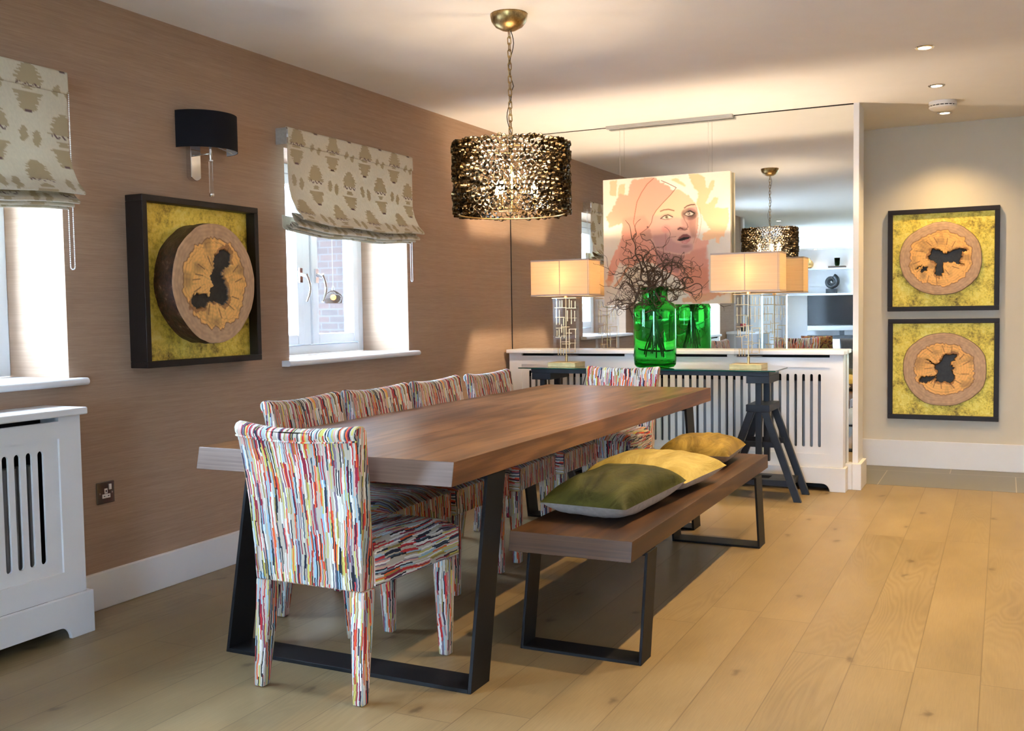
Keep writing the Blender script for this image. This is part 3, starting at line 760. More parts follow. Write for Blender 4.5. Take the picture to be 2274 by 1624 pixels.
# ================================================================== CUSHIONS
def cushion(name, label, L, Wd, T, loc, rz, tilt, top, back='linen', corner=.0, pucker=.03):
    r = thing(name, label, 'cushion', loc, rz); r.rotation_euler = (tilt[0], tilt[1], rz)
    N = 30; rnd = random.Random(hash(label) % 99 if False else len(label))
    for sgn, nm, mat in ((1, 'front_cover', top), (-1, 'back_cover', back)):
        P = np.zeros((N + 1, N + 1, 3))
        for i in range(N + 1):
            for j in range(N + 1):
                u = -1 + 2 * i / N; v = -1 + 2 * j / N
                ex = 1 - pucker * (1 - v * v) ** 1 * 1.0; ey = 1 - pucker * (1 - u * u) * 1.0
                x = u * L / 2 * (ex if abs(u) > .0 else 1); y = v * Wd / 2 * ey
                h = max(0, (1 - abs(u) ** 3.2) * (1 - abs(v) ** 3.2)) ** .5
                wr = (.007 * mnoise.noise(Vector((u * 2.5 + len(label), v * 2.5, 1))) + .006 * mnoise.noise(Vector((u * 7, v * 2 + len(label), 3)))) * (1 - max(abs(u), abs(v)) ** 4)
                z = sgn * T / 2 * h * (1.0 if sgn > 0 else .8) + wr + .002 * (u * u * v * v)
                P[j, i] = (x, y, z)
        o = grid_mesh(nm, P if sgn > 0 else P[:, ::-1], None, mat, r)
        md = o.modifiers.new('smooth', 'SUBSURF'); md.levels = 1; md.render_levels = 1
    return r
cushion('cushion', 'moss green velvet cushion nearest on the bench', .33, .59, .165, (-1.272, 3.445, BZ + .068), math.radians(-4), (math.radians(1.0), 0), 'velvet_green')
cushion('cushion', 'large mustard gold velvet cushion in the middle of the bench', .46, .46, .15, (-1.30, 3.985, BZ + .062), math.radians(-6), (math.radians(1), 0), 'velvet_gold')
cushion('cushion', 'small ochre brown velvet cushion at the far end of the bench', .34, .44, .14, (-1.285, 4.66, BZ + .062), math.radians(3), (math.radians(0), 0), 'velvet_ochre')

# ================================================================== CONSOLE TABLE ON TRESTLES
def trestle(label, cx):
    r = thing('trestle', label, 'trestle', (cx, 6.13, 0), 0, 'trestles under the glass console')
    m = MB(); m.box(-.068, .068, -.15, .15, .70, .742); m.build('top_beam', 'trestle_paint', r, bevel=.002)
    m = MB(); m.box(-.07, .07, -.15, .15, .53, .572); m.build('collar', 'trestle_paint', r, bevel=.002)
    for y in (-.115, .115):
        m = MB(); m.box(-.018, .018, y - .016, y + .016, .20, .53); m.box(-.018, .018, y - .016, y + .016, .572, .70)
        m.build('post', 'trestle_paint', r, bevel=.0015)
    for y in (-.135, .135):
        for sx in (-1, 1):
            m = MB(); m.hexa([(sx * .232 - .022, y - .015, 0), (sx * .232 + .022, y - .015, 0), (sx * .232 + .022, y + .015, 0), (sx * .232 - .022, y + .015, 0),
                              (sx * .042 - .022, y - .015, .529), (sx * .042 + .022, y - .015, .529), (sx * .042 + .022, y + .015, .529), (sx * .042 - .022, y + .015, .529)])
            m.build('leg', 'trestle_paint', r, bevel=.0015)
    for y in (-.112, .112):
        m = MB(); m.box(-.105, .105, y - .006, y + .006, .315, .348); m.build('crossbar', 'trestle_paint', r)
    m = MB(); m.box(-.19, .19, -.119, -.05, .085, .12); m.box(-.19, .19, .05, .119, .085, .12); m.box(-.19, -.045, -.05, .05, .085, .12); m.box(.045, .19, -.05, .05, .085, .12)
    m.build('lower_shelf', 'trestle_paint', r, bevel=.0015)
    return r
trestle('dark blue black wooden trestle under the left end of the glass console', -2.725)
trestle('dark blue black wooden trestle under the right end of the glass console', -1.312)
ct = thing('console_top', 'long glass console tabletop on a dark wooden frame, holding two lamps and a vase', 'table', (-2.02, 6.13, .7425))
m = MB(); m.box(-.78, .775, -.145, -.105, 0, .028); m.box(-.78, .775, .105, .145, 0, .028); m.box(-.78, -.74, -.105, .105, 0, .028); m.box(.735, .775, -.105, .105, 0, .028)
m.build('frame', 'trestle_paint', ct, bevel=.002)
m = MB(); m.box(-.865, .815, -.13 - .03, .205, .0285, .0355); m.build('glass_top', 'table_glass', ct)
m = MB(); m.box(-.866, .816, -.1612, -.16005, .0285, .0355); m.box(-.8662, -.86505, -.16, .205, .0285, .0355); m.box(.81505, .8162, -.16, .205, .0285, .0355); m.build('glass_edge', 'glass_edge', ct)
GT = .7425 + .0356

# ================================================================== TABLE LAMPS
BR = [  # bars of the brass fretwork: (x0, z0, x1, z1) in 0..1 units of the acrylic block
    (.03, .84, .55, .84), (.10, .84, .10, .96), (.23, .84, .23, .965), (.36, .84, .36, .97), (.55, .83, .97, .83), (.66, .83, .66, .985), (.79, .83, .79, .96), (.94, .83, .94, .95),
    (.03, .67, .42, .67), (.08, .67, .08, .80), (.22, .54, .22, .80), (.42, .655, .97, .66), (.60, .60, .60, .79), (.76, .55, .76, .80), (.90, .60, .90, .78), (.42, .52, .42, .655), (.08, .54, .08, .67),
    (.05, .48, .33, .48), (.33, .40, .33, .55), (.33, .50, .55, .50), (.64, .46, .96, .46), (.55, .50, .68, .50), (.42, .30, .42, .50), (.64, .12, .64, .46), (.96, .30, .96, .47),
    (.04, .32, .30, .32), (.18, .32, .18, .46), (.30, .34, .52, .34), (.50, .39, .76, .39), (.24, .10, .24, .32), (.33, .235, .70, .235), (.33, .20, .70, .20), (.64, .215, .93, .215), (.93, .05, .93, .28), (.10, .34, .10, .44),
    (.12, .12, .50, .12), (.16, .0, .16, .12), (.26, .0, .26, .12), (.36, .0, .36, .12), (.50, .05, .86, .05), (.64, .05, .64, .20), (.50, .05, .50, .12)]
def table_lamp(label, cx):
    r = thing('table_lamp', label, 'lamp', (cx, 6.155, GT), 0, 'table lamps on the glass console')
    m = MB(); m.box(-.098, .098, -.088, .088, 0, .030); m.build('base', 'champagne_leaf', r, bevel=.002)
    m = MB(); m.lathe([(.008, .0305), (.008, .075)], 12); m.build('ferrule', 'brass', r, smooth=True)
    m = MB(); z0, z1 = .075, .452; m.box(-.083, .083, -.026, .026, z0, z1); m.build('acrylic_block', 'acrylic', r)
    m = MB()
    for k, (a, b, c, d) in enumerate(BR):
        x0, x1 = sorted(((a - .5) * .158, (c - .5) * .158)); za, zb = sorted((z0 + b * (z1 - z0), z0 + d * (z1 - z0))); h = .0020
        yy = -.012 + .006 * (k % 3)
        m.box(x0 - h, x1 + h, yy - h, yy + h, za - (h if za == zb else 0), zb + (h if za == zb else 0))
    m.build('brass_fretwork', 'brass_light', r)
    m = MB(); m.tube([(0, 0, .0755), (0, 0, .60)], .0035, 8); m.box(-.088, .088, -.03, .03, .4525, .457); m.lathe([(.012, .4575), (.012, .48), (.02, .49), (.02, .53)], 12)
    m.build('stem', 'brass_light', r)
    W2, D2, zb, zt = .208, .100, .470, .706
    m = MB()
    for (a, b, c, d) in ((-W2, W2, -D2, -D2 + .002), (-W2, W2, D2 - .002, D2), (-W2, -W2 + .002, -D2 + .002, D2 - .002), (W2 - .002, W2, -D2 + .002, D2 - .002)): m.box(a, b, c, d, zb, zt)
    sh = m.build('lamp_shade', 'shade_cloth', r)
    for z in (zb - .001, zt - .009):
        m = MB()
        for (a, b, c, d) in ((-W2 - .0015, W2 + .0015, -D2 - .0015, -D2 - .0002), (-W2 - .0015, W2 + .0015, D2 + .0002, D2 + .0015), (-W2 - .0015, -W2 - .0002, -D2, D2), (W2 + .0002, W2 + .0015, -D2, D2)): m.box(a, b, c, d, z, z + .010)
        m.build('shade_trim', 'shade_tape', sh)
    for xa, wa in ((-.002, .004), (W2 - .012, .003)):
        m = MB(); m.box(xa, xa + wa, -D2 - .0010, -D2 - .0001, zb + .009, zt - .009); m.build('shade_seam', 'shade_tape', sh)
    m = MB(); m.bar((-W2 + .004, 0, .60), (W2 - .004, 0, .60), .003, .003); m.build('shade_support', 'brass', sh)
    m = MB(); m.sphere((0, 0, .565), .026, 16, 10, (1, 1, 1.2)); m.build('bulb', 'bulb_glow', r, smooth='full')
    lamp_light('POINT', (0, -.03, .60), WARM, W_LAMP, .025, r)
    return r
table_lamp('rectangular cream shade table lamp on brass fretwork block, left of the green vase', -2.617)
table_lamp('rectangular cream shade table lamp on brass fretwork block, right of the green vase', -1.405)
# lamp cables hanging behind the console
m = MB(); m.tube([(-1.37 + .02 * math.sin(k / 3) + k * .004, 6.19, .74 - k * .035) for k in range(14)], .003, 6); tag(m.build('lamp_cable', 'cable_black'), 'thin black lamp cable hanging behind the right trestle', 'cable')
m = MB(); m.tube([(-2.50 - k * .012, 6.22, .74 - k * .04) for k in range(12)], .003, 6); tag(m.build('lamp_cable', 'cable_black'), 'thin black lamp cable hanging by the left trestle', 'cable')

# ================================================================== GREEN VASE & BRANCHES
vx, vy = -1.99, 6.12
vs = thing('glass_vase', 'big green glass bottle vase holding curly branches on the console', 'vase', (vx, vy, GT))
outer = [(0, .0), (.085, .0), (.118, .006), (.131, .022), (.134, .05), (.134, .36), (.132, .385), (.122, .405), (.100, .418), (.086, .426), (.081, .44), (.081, .488), (.087, .498), (.088, .508), (.084, .513)]
inner = [(.079, .508), (.075, .495), (.075, .44), (.080, .422), (.096, .411), (.116, .398), (.126, .380), (.128, .35), (.128, .05), (.122, .032), (.10, .024), (0, .020)]
m = MB(); m.lathe(outer + inner, 56); m.build('bottle', 'green_glass', vs, smooth='full')
def curly(start, dirn, length, r0, seed, curl=1.0, depth=0, mb=None, grav=0.0):
    rnd = random.Random(seed); p = Vector(start); d = Vector(dirn).normalized(); pts = [p.copy()]; n = max(8, int(length / .009)); ax = Vector((rnd.uniform(-1, 1), rnd.uniform(-1, 1), rnd.uniform(-1, 1))).normalized()
    rate = rnd.uniform(-.3, .3)
    for i in range(n):
        if rnd.random() < .20 * curl:
            ax = Vector((rnd.uniform(-1, 1), rnd.uniform(-1, 1), rnd.uniform(-1, 1))).normalized(); rate = rnd.choice((-1, 1)) * rnd.uniform(.16, .52) * curl
        d = (Matrix.Rotation(rate, 3, ax) @ d); d = (d + Vector(dirn).normalized() * (.13 if depth == 0 else .03) + Vector((0, 0, -grav * .05))).normalized()
        p = p + d * .009
        if p.y > MY - .10: p.y = MY - .10; d.y = -abs(d.y)
        if p.z < GT + .01: p.z = GT + .01
        pts.append(p.copy())
        if depth < 2 and i > 3 and rnd.random() < (.12 if depth == 0 else .06):
            nd = (d + Vector((rnd.uniform(-1, 1), rnd.uniform(-.7, .5), rnd.uniform(-.7, .9))) * 1.1).normalized()
            curly(p, nd, length * rnd.uniform(.35, .7), r0 * (1 - i / n) * .6 + .0006, rnd.random(), curl * 1.15, depth + 1, mb, grav)
    rad = [max(.0013, r0 * 1.7 * (1 - .8 * i / len(pts))) for i in range(len(pts))]
    mb.tube(pts, rad, 5 if depth == 0 else 4)
nz = GT + .50
specs = [  # neck exit offset, direction, length, radius, seed
    ((-.03, -.02), (-1, -.15, .22), .58, .0045, 11), ((-.02, -.03), (-.55, -.2, 1), .52, .0042, 5), ((.0, -.03), (-.15, -.3, .7), .42, .004, 23),
    ((.03, -.02), (.6, -.3, .5), .40, .0048, 31), ((.04, -.01), (1, -.25, -.25), .50, .0042, 47), ((.02, -.04), (.35, -.45, -.30), .40, .004, 53),
    ((-.03, -.04), (-.5, -.5, -.1), .40, .004, 61), ((.02, .02), (.3, .2, .6), .38, .004, 71), ((-.01, .03), (-.8, .1, .7), .52, .0042, 83),
    ((.04, .02), (.9, .4, .05), .46, .004, 97), ((-.04, .0), (-.9, -.1, -.35), .50, .004, 103), ((0, -.05), (.1, -.6, .1), .36, .004, 117),
    ((-.02, -.05), (-.2, -.6, -.3), .34, .0038, 131), ((.03, -.05), (.6, -.5, -.5), .36, .0038, 149), ((-.03, .01), (-.35, .0, .9), .46, .004, 151), ((.0, .0), (.15, -.2, .5), .34, .0045, 163)]
for k, (off, dr, ln, r0, sd) in enumerate(specs):
    mb = MB(); a = k * 2.4
    st = Vector((vx + off[0], vy + off[1], nz))
    foot = Vector((vx - off[0] * 1.6, vy - off[1] * 1.2, GT + .06 + .02 * (k % 4)))
    stem = [foot.lerp(st, q / 10) + Vector((.006 * math.sin(q * 1.3 + a), .006 * math.cos(q * 1.7 + a), 0)) for q in range(11)]
    mb.tube(stem, [r0 * .9 + .0005] * 11, 6)
    curly(st, dr, ln, r0, sd, 1.0, 0, mb)
    side_ = 'left' if dr[0] < 0 else 'right'
    tag(mb.build('curly_branch', 'twig', smooth='full'), 'brown twisted hazel branch standing in the green vase, leaning ' + side_, 'branch', 'twisted branches leaning ' + side_)

# ================================================================== HANGING CANVAS
def paint_canvas():
    N = 300; u, v = np.meshgrid(np.linspace(0, 1, N), np.linspace(0, 1, N))
    tl, tr, br, bl = (103, 190), (1448, 95), (1452, 1503), (148, 1527)
    X = (tl[0] * (1 - u) + tr[0] * u) * (1 - v) + (bl[0] * (1 - u) + br[0] * u) * v
    Y = (tl[1] * (1 - u) + tr[1] * u) * (1 - v) + (bl[1] * (1 - u) + br[1] * u) * v
    C = np.ones((N, N, 3)) * np.array([.93, .885, .82])
    C *= (1 - .05 * vnoise(X, Y, 120)[..., None])
    def lay(poly, col, b=1, al=1, rag=10):
        nonlocal C
        Xr = X + (vnoise(Y, X, 14, 3) - .5) * rag; Yr = Y + (vnoise(X, Y, 18, 5) - .5) * rag
        mk = blur(inpoly(Xr, Yr, poly).astype(float), b) * al
        C = C * (1 - mk[..., None]) + np.array(col) * mk[..., None]
    pe = (.90, .63, .53); pk = (.88, .60, .52)
    lay([(180, 200), (260, 190), (255, 360), (180, 350)], (.93, .73, .58)); lay([(280, 240), (350, 225), (345, 350), (270, 380)], (.93, .76, .60))
    lay([(250, 420), (290, 330), (380, 350), (420, 190), (640, 160), (760, 200), (850, 290), (1000, 330), (1090, 430), (1130, 600), (1110, 800), (1180, 830), (1240, 820), (1200, 960), (1195, 1020), (1230, 1030), (1235, 1350), (1250, 1390),
         (1100, 1460), (960, 1350), (1010, 1330), (900, 1220), (700, 1100), (560, 1040), (440, 1120), (300, 1060), (230, 1280), (175, 1250), (210, 1050), (320, 820), (330, 640), (190, 700), (150, 585), (215, 500)], pe, 2, .95, 22)
    lay([(330, 600), (560, 560), (700, 760), (760, 1090), (560, 1040), (330, 1100), (290, 1000), (330, 800)], (.84, .58, .50), 14, .7)
    lay([(820, 1000), (1220, 900), (1235, 1360), (1010, 1380), (900, 1200)], (.80, .54, .46), 12, .75)
    lay([(1000, 1120), (1220, 1120), (1230, 1300), (1010, 1290)], (.80, .50, .38), 14, .6)
    lay([(390, 1110), (430, 1090), (290, 1310), (235, 1340), (300, 1250)], (.84, .58, .42), 1, .8); lay([(150, 1260), (180, 1240), (200, 1100), (230, 1290), (190, 1330)], (.84, .58, .42), 3, .6)
    lay([(1020, 125), (1120, 120), (1190, 165), (1205, 270), (1225, 275), (1265, 190), (1298, 205), (1285, 260), (1240, 345), (1205, 440), (1235, 440), (1300, 370), (1325, 372), (1318, 430), (1290, 480), (1432, 492), (1440, 600), (1385, 790), (1350, 800),
         (1340, 862), (1302, 862), (1310, 800), (1225, 830), (1170, 830), (1175, 760), (1250, 720), (1200, 640), (1120, 480), (1100, 380), (1050, 260)], (.95, .76, .58), 1, 1, 16)
    lay([(960, 1460), (1150, 1400), (1300, 1385), (1430, 1400), (1300, 1440), (1160, 1505), (990, 1490)], (.86, .60, .44), 2, .8, 26)
    # neck then face
    lay([(690, 920), (980, 960), (975, 1060), (950, 1120), (925, 1180), (780, 1130), (700, 1060)], (.70, .49, .45), 4)
    lay([(860, 960), (985, 960), (975, 1060), (925, 1180), (880, 1120)], (.60, .42, .38), 8, .8)
    face = [(898, 272), (1000, 330), (1095, 430), (1118, 560), (1112, 680), (1095, 800), (1078, 930), (1040, 968), (975, 985), (900, 978), (800, 955), (700, 925), (655, 860), (625, 815), (598, 780), (615, 690), (650, 570), (700, 490), (800, 385)]
    lay(face, (.93, .75, .60), 2)
    lay([(640, 560), (850, 580), (980, 600), (1110, 560), (1105, 720), (1078, 930), (975, 985), (700, 925), (600, 780)], (.84, .64, .57), 14, .85)
    lay([(640, 780), (800, 760), (900, 860), (1070, 870), (1075, 940), (975, 982), (800, 955), (690, 915)], (.74, .54, .51), 12, .8)
    lay([(1040, 560), (1110, 560), (1100, 800), (1060, 800), (1030, 690)], (.70, .50, .42), 9, .8)
    lay([(525, 755), (560, 735), (620, 700), (650, 800), (620, 830), (570, 820)], (.74, .55, .48), 3)
    # feather
    lay([(690, 165), (800, 145), (930, 165), (1020, 130), (1060, 240), (1110, 300), (1125, 370), (1108, 430), (1085, 420), (1020, 350), (930, 290), (850, 285), (800, 235), (730, 210)], (.97, .93, .85), 2, .95, 26)
    lay([(840, 180), (900, 170), (1000, 245), (990, 262), (900, 220)], (.93, .76, .50), 2, .7, 10)
    def blob(cx, cyy, rx_, ry_, col, al=1, soft=1.0):
        nonlocal C
        mk = np.clip(1 - (((X - cx) / rx_) ** 2 + ((Y - cyy) / ry_) ** 2), 0, 1) ** soft * al
        C = C * (1 - mk[..., None]) + np.array(col) * mk[..., None]
    def line(pts, wd, col, al=1):
        nonlocal C
        mk = np.clip(1.5 - linedist(X, Y, pts) / wd, 0, 1) * al
        C = C * (1 - mk[..., None]) + np.array(col) * mk[..., None]
    blob(795, 708, 55, 52, (.90, .52, .47), .5, .8); line([(792, 760), (795, 930)], 4, (.70, .42, .40), .55)
    blob(1035, 550, 88, 70, (.30, .20, .18), 1, .6); blob(1010, 620, 70, 90, (.62, .42, .38), .45); blob(1070, 500, 60, 40, (.72, .50, .50), .6)
    lay([(985, 555), (1010, 530), (1045, 522), (1085, 545), (1060, 565), (1015, 570)], (.80, .72, .66), 0, 1, 0); blob(1030, 545, 20, 20, (.30, .22, .18)); blob(1027, 542, 7, 7, (.9, .86, .8))
    line([(985, 550), (1010, 528), (1045, 518), (1088, 542)], 7, (.10, .06, .06)); line([(990, 560), (1020, 573), (1062, 568), (1085, 550)], 5, (.16, .10, .09))
    blob(805, 578, 75, 45, (.66, .50, .42), .5); lay([(745, 595), (775, 572), (815, 563), (860, 580), (830, 598), (785, 605)], (.86, .80, .70), 0, 1, 0)
    blob(800, 583, 22, 20, (.42, .36, .24)); blob(800, 583, 8, 8, (.15, .12, .1)); line([(738, 598), (775, 568), (815, 558), (862, 580)], 5, (.30, .20, .17)); line([(745, 598), (785, 607), (830, 600)], 3, (.45, .32, .28))
    line([(735, 520), (770, 506), (820, 500), (876, 514)], 6, (.52, .34, .25), .9); line([(985, 486), (1010, 466), (1050, 452), (1088, 450)], 6, (.34, .21, .17), .95)
    blob(960, 705, 55, 26, (.58, .38, .36), .7); line([(978, 575), (985, 610), (1015, 660), (1022, 690), (1000, 712), (975, 708)], 5, (.50, .32, .29), .75); line([(922, 712), (940, 697), (965, 706)], 7, (.38, .22, .20))
    line([(965, 715), (990, 722), (1015, 712)], 4, (.42, .27, .24), .8); blob(1000, 560, 30, 120, (.95, .80, .68), .35)
    lay([(910, 828), (935, 795), (968, 768), (985, 762), (1012, 763), (1052, 788), (1056, 805), (1000, 815), (940, 835)], (.50, .29, .27), 1, 1, 0)
    lay([(912, 829), (950, 808), (985, 795), (1045, 797), (1030, 815), (985, 828), (945, 838)], (.10, .05, .05), 0, 1, 0)
    lay([(948, 838), (990, 828), (1050, 808), (1042, 840), (1005, 868), (962, 860)], (.78, .50, .47), 1, 1, 0); blob(990, 850, 26, 8, (.90, .68, .64), .7)
    blob(1000, 895, 60, 20, (.52, .36, .34), .5)
    line([(660, 168), (590, 230), (530, 320), (482, 420), (462, 540), (448, 640), (468, 700), (480, 745), (470, 780)], 3.5, (.60, .33, .25), .9)
    line([(740, 195), (800, 220), (860, 250), (898, 270), (840, 345), (760, 430), (690, 510), (655, 570), (640, 640), (612, 690), (570, 722), (522, 758)], 3.5, (.50, .30, .24), .9)
    line([(522, 760), (545, 810), (590, 835), (630, 822), (660, 860), (690, 935), (705, 985)], 4, (.34, .22, .20), .9); line([(535, 765), (565, 768), (575, 780)], 4, (.30, .18, .16))
    line([(1100, 450), (1125, 560), (1118, 700), (1080, 860)], 3, (.72, .48, .38), .7); line([(1140, 480), (1160, 620), (1140, 760), (1100, 860)], 3, (.80, .58, .44), .6)
    blob(458, 785, 16, 16, (.55, .32, .26)); blob(600, 688, 12, 12, (.36, .22, .2))
    return C
cv = thing('canvas_painting', 'hanging canvas portrait of a woman in a headwrap, peach brushstrokes', 'painting', (-2.033, 6.503, 1.608))
CW, CH, CT = .4375, .427, .034
Cc = paint_canvas(); N = Cc.shape[0]
uu, vv = np.meshgrid(np.linspace(-CW, CW, N), np.linspace(CH, -CH, N))
P = np.stack([uu, np.full_like(uu, -CT / 2 - .0006), vv], -1)
grid_mesh('painted_front', P, Cc, 'canvas_paint', cv)
simple('canvas_side', (.74, .66, .50), .85, var=.03)
m = MB(); m.box(-CW, CW, -CT / 2, CT / 2, -CH, CH); m.build('stretcher', 'canvas_side', cv)
m = MB()
m.bm.free()
for x in (-.32, .29):
    m = MB(); m.tube([(x, 0, CH), (x, .0, 2.385 - 1.608)], .0008, 5); m.build('hanging_wire', 'rail_grey', cv)
m = MB(); m.box(-2.45, -1.585, MY - .055, MY - .015, CE - .020, CE - .0005); tag(m.build('picture_rail', 'rail_grey'), 'slim grey picture hanging rail on the ceiling above the portrait', 'rail')

# ================================================================== PENDANT
px_, py_ = -1.882, 3.854
pn = thing('pendant_lamp', 'bronze drum pendant of small metal rings on a chain above the table', 'lamp', (px_, py_, 0))
m = MB(); m.lathe([(.079, CE - .0005), (.079, CE - .006), (.074, CE - .028), (.058, CE - .050), (.032, CE - .064), (.010, CE - .068), (0, CE - .068)], 36); m.build('ceiling_cup', 'canopy_bronze', pn, smooth='full')
m = MB(); z = CE - .068; k = 0; zt = 1.875
nl = 17; pitch_ = (z - zt) / nl
for k in range(nl):
    zc = z - pitch_ * (k + .5); h = pitch_ * .5 + .0035; wl = .0075; pts = []
    for q in range(12):
        a = 2 * PI * q / 12; s = wl * math.cos(a); c_ = (h - wl) * (1 if math.sin(a) > 0 else -1) + wl * math.sin(a)
        pts.append((s, 0, zc + c_) if k % 2 else (0, s, zc + c_))
    m.tube(pts, .0022, 6, closed=True)
m.build('chain', 'canopy_bronze', pn, smooth='full')
m = MB(); m.tube([(.012 * math.sin(q * .55) + (.006 if q < 14 else -.006), .004, CE - .068 - q * (CE - .068 - 1.87) / 26) for q in range(27)], .0018, 6); m.build('flex', 'cable_black', pn, smooth='full')
PR, PZ0, PZ1 = .238, 1.562, 1.862
m = MB(); rnd = random.Random(5); rows_ = 15; cols_ = 62
for i in range(rows_):
    for j in range(cols_):
        a = 2 * PI * (j + .5 * (i % 2) + rnd.uniform(-.25, .25)) / cols_; zc = PZ0 + (PZ1 - PZ0) * (i + .5) / rows_ + rnd.uniform(-.005, .005)
        rr = rnd.uniform(.0108, .0128); Rr = PR + rnd.uniform(-.005, .008)
        er = Vector((math.cos(a), math.sin(a), 0)); et = Vector((-math.sin(a), math.cos(a), 0)); ez = Vector((0, 0, 1))
        tz, tt = rnd.uniform(-.25, .25), rnd.uniform(-.25, .25); ax = (er + ez * tz + et * tt).normalized(); e1 = (et - ax * et.dot(ax)).normalized(); e2 = ax.cross(e1)
        L_ = .010; c_ = er * Rr + ez * zc; seg = 10
        V = [[m.bm.verts.new(c_ + ax * (L_ * sd) + (e1 * math.cos(2 * PI * q / seg) + e2 * math.sin(2 * PI * q / seg)) * (rr - w_)) for q in range(seg)] for sd, w_ in ((-1, 0), (1, 0), (1, .0014), (-1, .0014))]
        for A_, B_ in ((0, 1), (1, 2), (2, 3), (3, 0)):
            for q in range(seg): m.bm.faces.new((V[A_][q], V[A_][(q + 1) % seg], V[B_][(q + 1) % seg], V[B_][q]))
m.build('drum_shade', 'pendant_bronze', pn, smooth=True)
for zr in (PZ0 + .004, PZ1 - .004):
    m = MB()
    m.tube([((PR - .013) * math.cos(2 * PI * q / 64), (PR - .013) * math.sin(2 * PI * q / 64), zr) for q in range(64)], .0032, 6, closed=True)
    m.build('shade_ring', 'brass', pn, smooth='full')
m = MB(); m.tube([(0, 0, 1.875), (0, 0, 1.585)], .005, 8); m.lathe([(.018, 1.575), (.018, 1.60)], 16)
for q in range(3):
    a = 2 * PI * q / 3 + .5; c_, s_ = math.cos(a), math.sin(a)
    m.tube([(0, 0, 1.59), (.05 * c_, .05 * s_, 1.584), (.10 * c_, .10 * s_, 1.588)], .004, 6); m.lathe([(.011, 1.588), (.009, 1.64)], 10, c=(.10 * c_, .10 * s_, 0))
    m.tube([(0, 0, PZ1 - .006), ((PR - .014) * c_, (PR - .014) * s_, PZ1 - .006)], .003, 6)
m.build('lamp_arms', 'brass', pn, smooth=True)
for q in range(3):
    a = 2 * PI * q / 3 + .5; c_, s_ = math.cos(a), math.sin(a)
    m = MB(); m.sphere((.10 * c_, .10 * s_, 1.672), .017, 12, 8, (1, 1, 1.7)); m.build('bulb', 'filament_glow', pn, smooth='full')
    lamp_light('POINT', (.10 * c_, .10 * s_, 1.715), WARM, W_PENDANT, .015, pn)

# stand-in for a lamp reflected in the casement pane, on an added outside beam
GPX, GPY, GPZ = -4.388, 6.0, 1.262
gp = thing('reflection_standin', 'smoked glass pendant with bulb, stand-in for a reflection in the casement pane', 'lamp', (GPX, GPY, GPZ))
m = MB(); m.lathe([(.012, .060), (.03, .050), (.058, .028), (.066, .010), (.060, -.034), (.057, -.034), (.063, .010), (.055, .025), (.029, .046), (.012, .056)], 28, closed=True); m.build('glass_shade', 'amber_glass', gp, smooth='full')
m = MB(); m.tube([(0, 0, .095), (0, 0, 2.75 - GPZ)], .0022, 6); m.lathe([(.011, .045), (.011, .07), (.004, .095)], 12); m.build('cord_grip', 'cable_black', gp, smooth=True)
m = MB(); m.sphere((0, 0, .010), .020, 14, 10); m.build('bulb', 'filament_glow', gp, smooth='full')
m = MB(); m.box(-4.47, OUT, 5.96, 6.04, 2.75, 2.85); m.build('added_beam', 'frame_dark', kind='structure')  # added beam, only carries the stand-in lamp

# ================================================================== SCONCE
sc_ = thing('wall_sconce', 'chrome wall light with black half drum shade between the windows', 'lamp', (LX, 3.39, 1.85))
yb0, yb1 = -.048, .012
m = MB(); arc = [(yb0, .12), (yb0, -.092)] + [(yb0 + (yb1 - yb0) * k / 10, -.092 - .014 * math.sin(PI * k / 10)) for k in range(11)] + [(yb1, .12)]
m.prism(arc[:2] + arc[3:], .0005, .030, 'x'); m.build('back_plate', 'chrome', sc_, bevel=.003)
m = MB(); m.tube([(.030, -.02, .005), (.11, -.02, .005)], .004, 8); m.build('arm', 'chrome', sc_, smooth='full')
m = MB(); m.lathe([(.004, -.022), (.007, .0), (.006, .035), (.016, .038), (.016, .048), (.005, .05)], 16, c=(.115, -.02, 0)); m.lathe([(.011, -.022), (.011, -.028)], 16, c=(.115, -.02, 0)); m.build('candle_cup', 'chrome', sc_, smooth=True)
m = MB(); m.lathe([(.010, -.165), (.012, -.172), (.008, -.180)], 16, c=(.115, -.02, 0)); m.build('finial', 'chrome', sc_, smooth=True)
m = MB(); m.lathe([(.0085, -.164), (.0085, -.029)], 16, c=(.115, -.02, 0)); m.build('glass_rod', 'clear_glass', sc_, smooth=True)
m = MB(); a0, b0 = .158, .150; n_ = 28; cyy = .045
def shade_ring(r_, z): return [(.008 + (b0 - r_) * math.sin(PI * k / n_), cyy - (a0 - r_) * math.cos(PI * k / n_), z) for k in range(n_ + 1)]
oA, oB = shade_ring(0, .030), shade_ring(0, .188)
vA = [m.bm.verts.new(p) for p in oA]; vB = [m.bm.verts.new(p) for p in oB]
for k in range(n_): m.bm.faces.new((vA[k], vA[k + 1], vB[k + 1], vB[k]))
sh = m.build('shade', 'black_fabric', sc_, smooth='full')
m = MB(); iA, iB = shade_ring(.002, .031), shade_ring(.002, .187)
vA = [m.bm.verts.new(p) for p in iA]; vB = [m.bm.verts.new(p) for p in iB]
for k in range(n_): m.bm.faces.new((vA[k], vA[k + 1], vB[k + 1], vB[k]))
m.build('shade_lining', 'shade_lining', sh, smooth='full')
m = MB(); m.tube([(.115, -.02, .045), (.06, .19, .035)], .002, 6); m.tube([(.115, -.02, .045), (.06, -.10, .035)], .002, 6); m.build('shade_carrier', 'chrome', sc_)

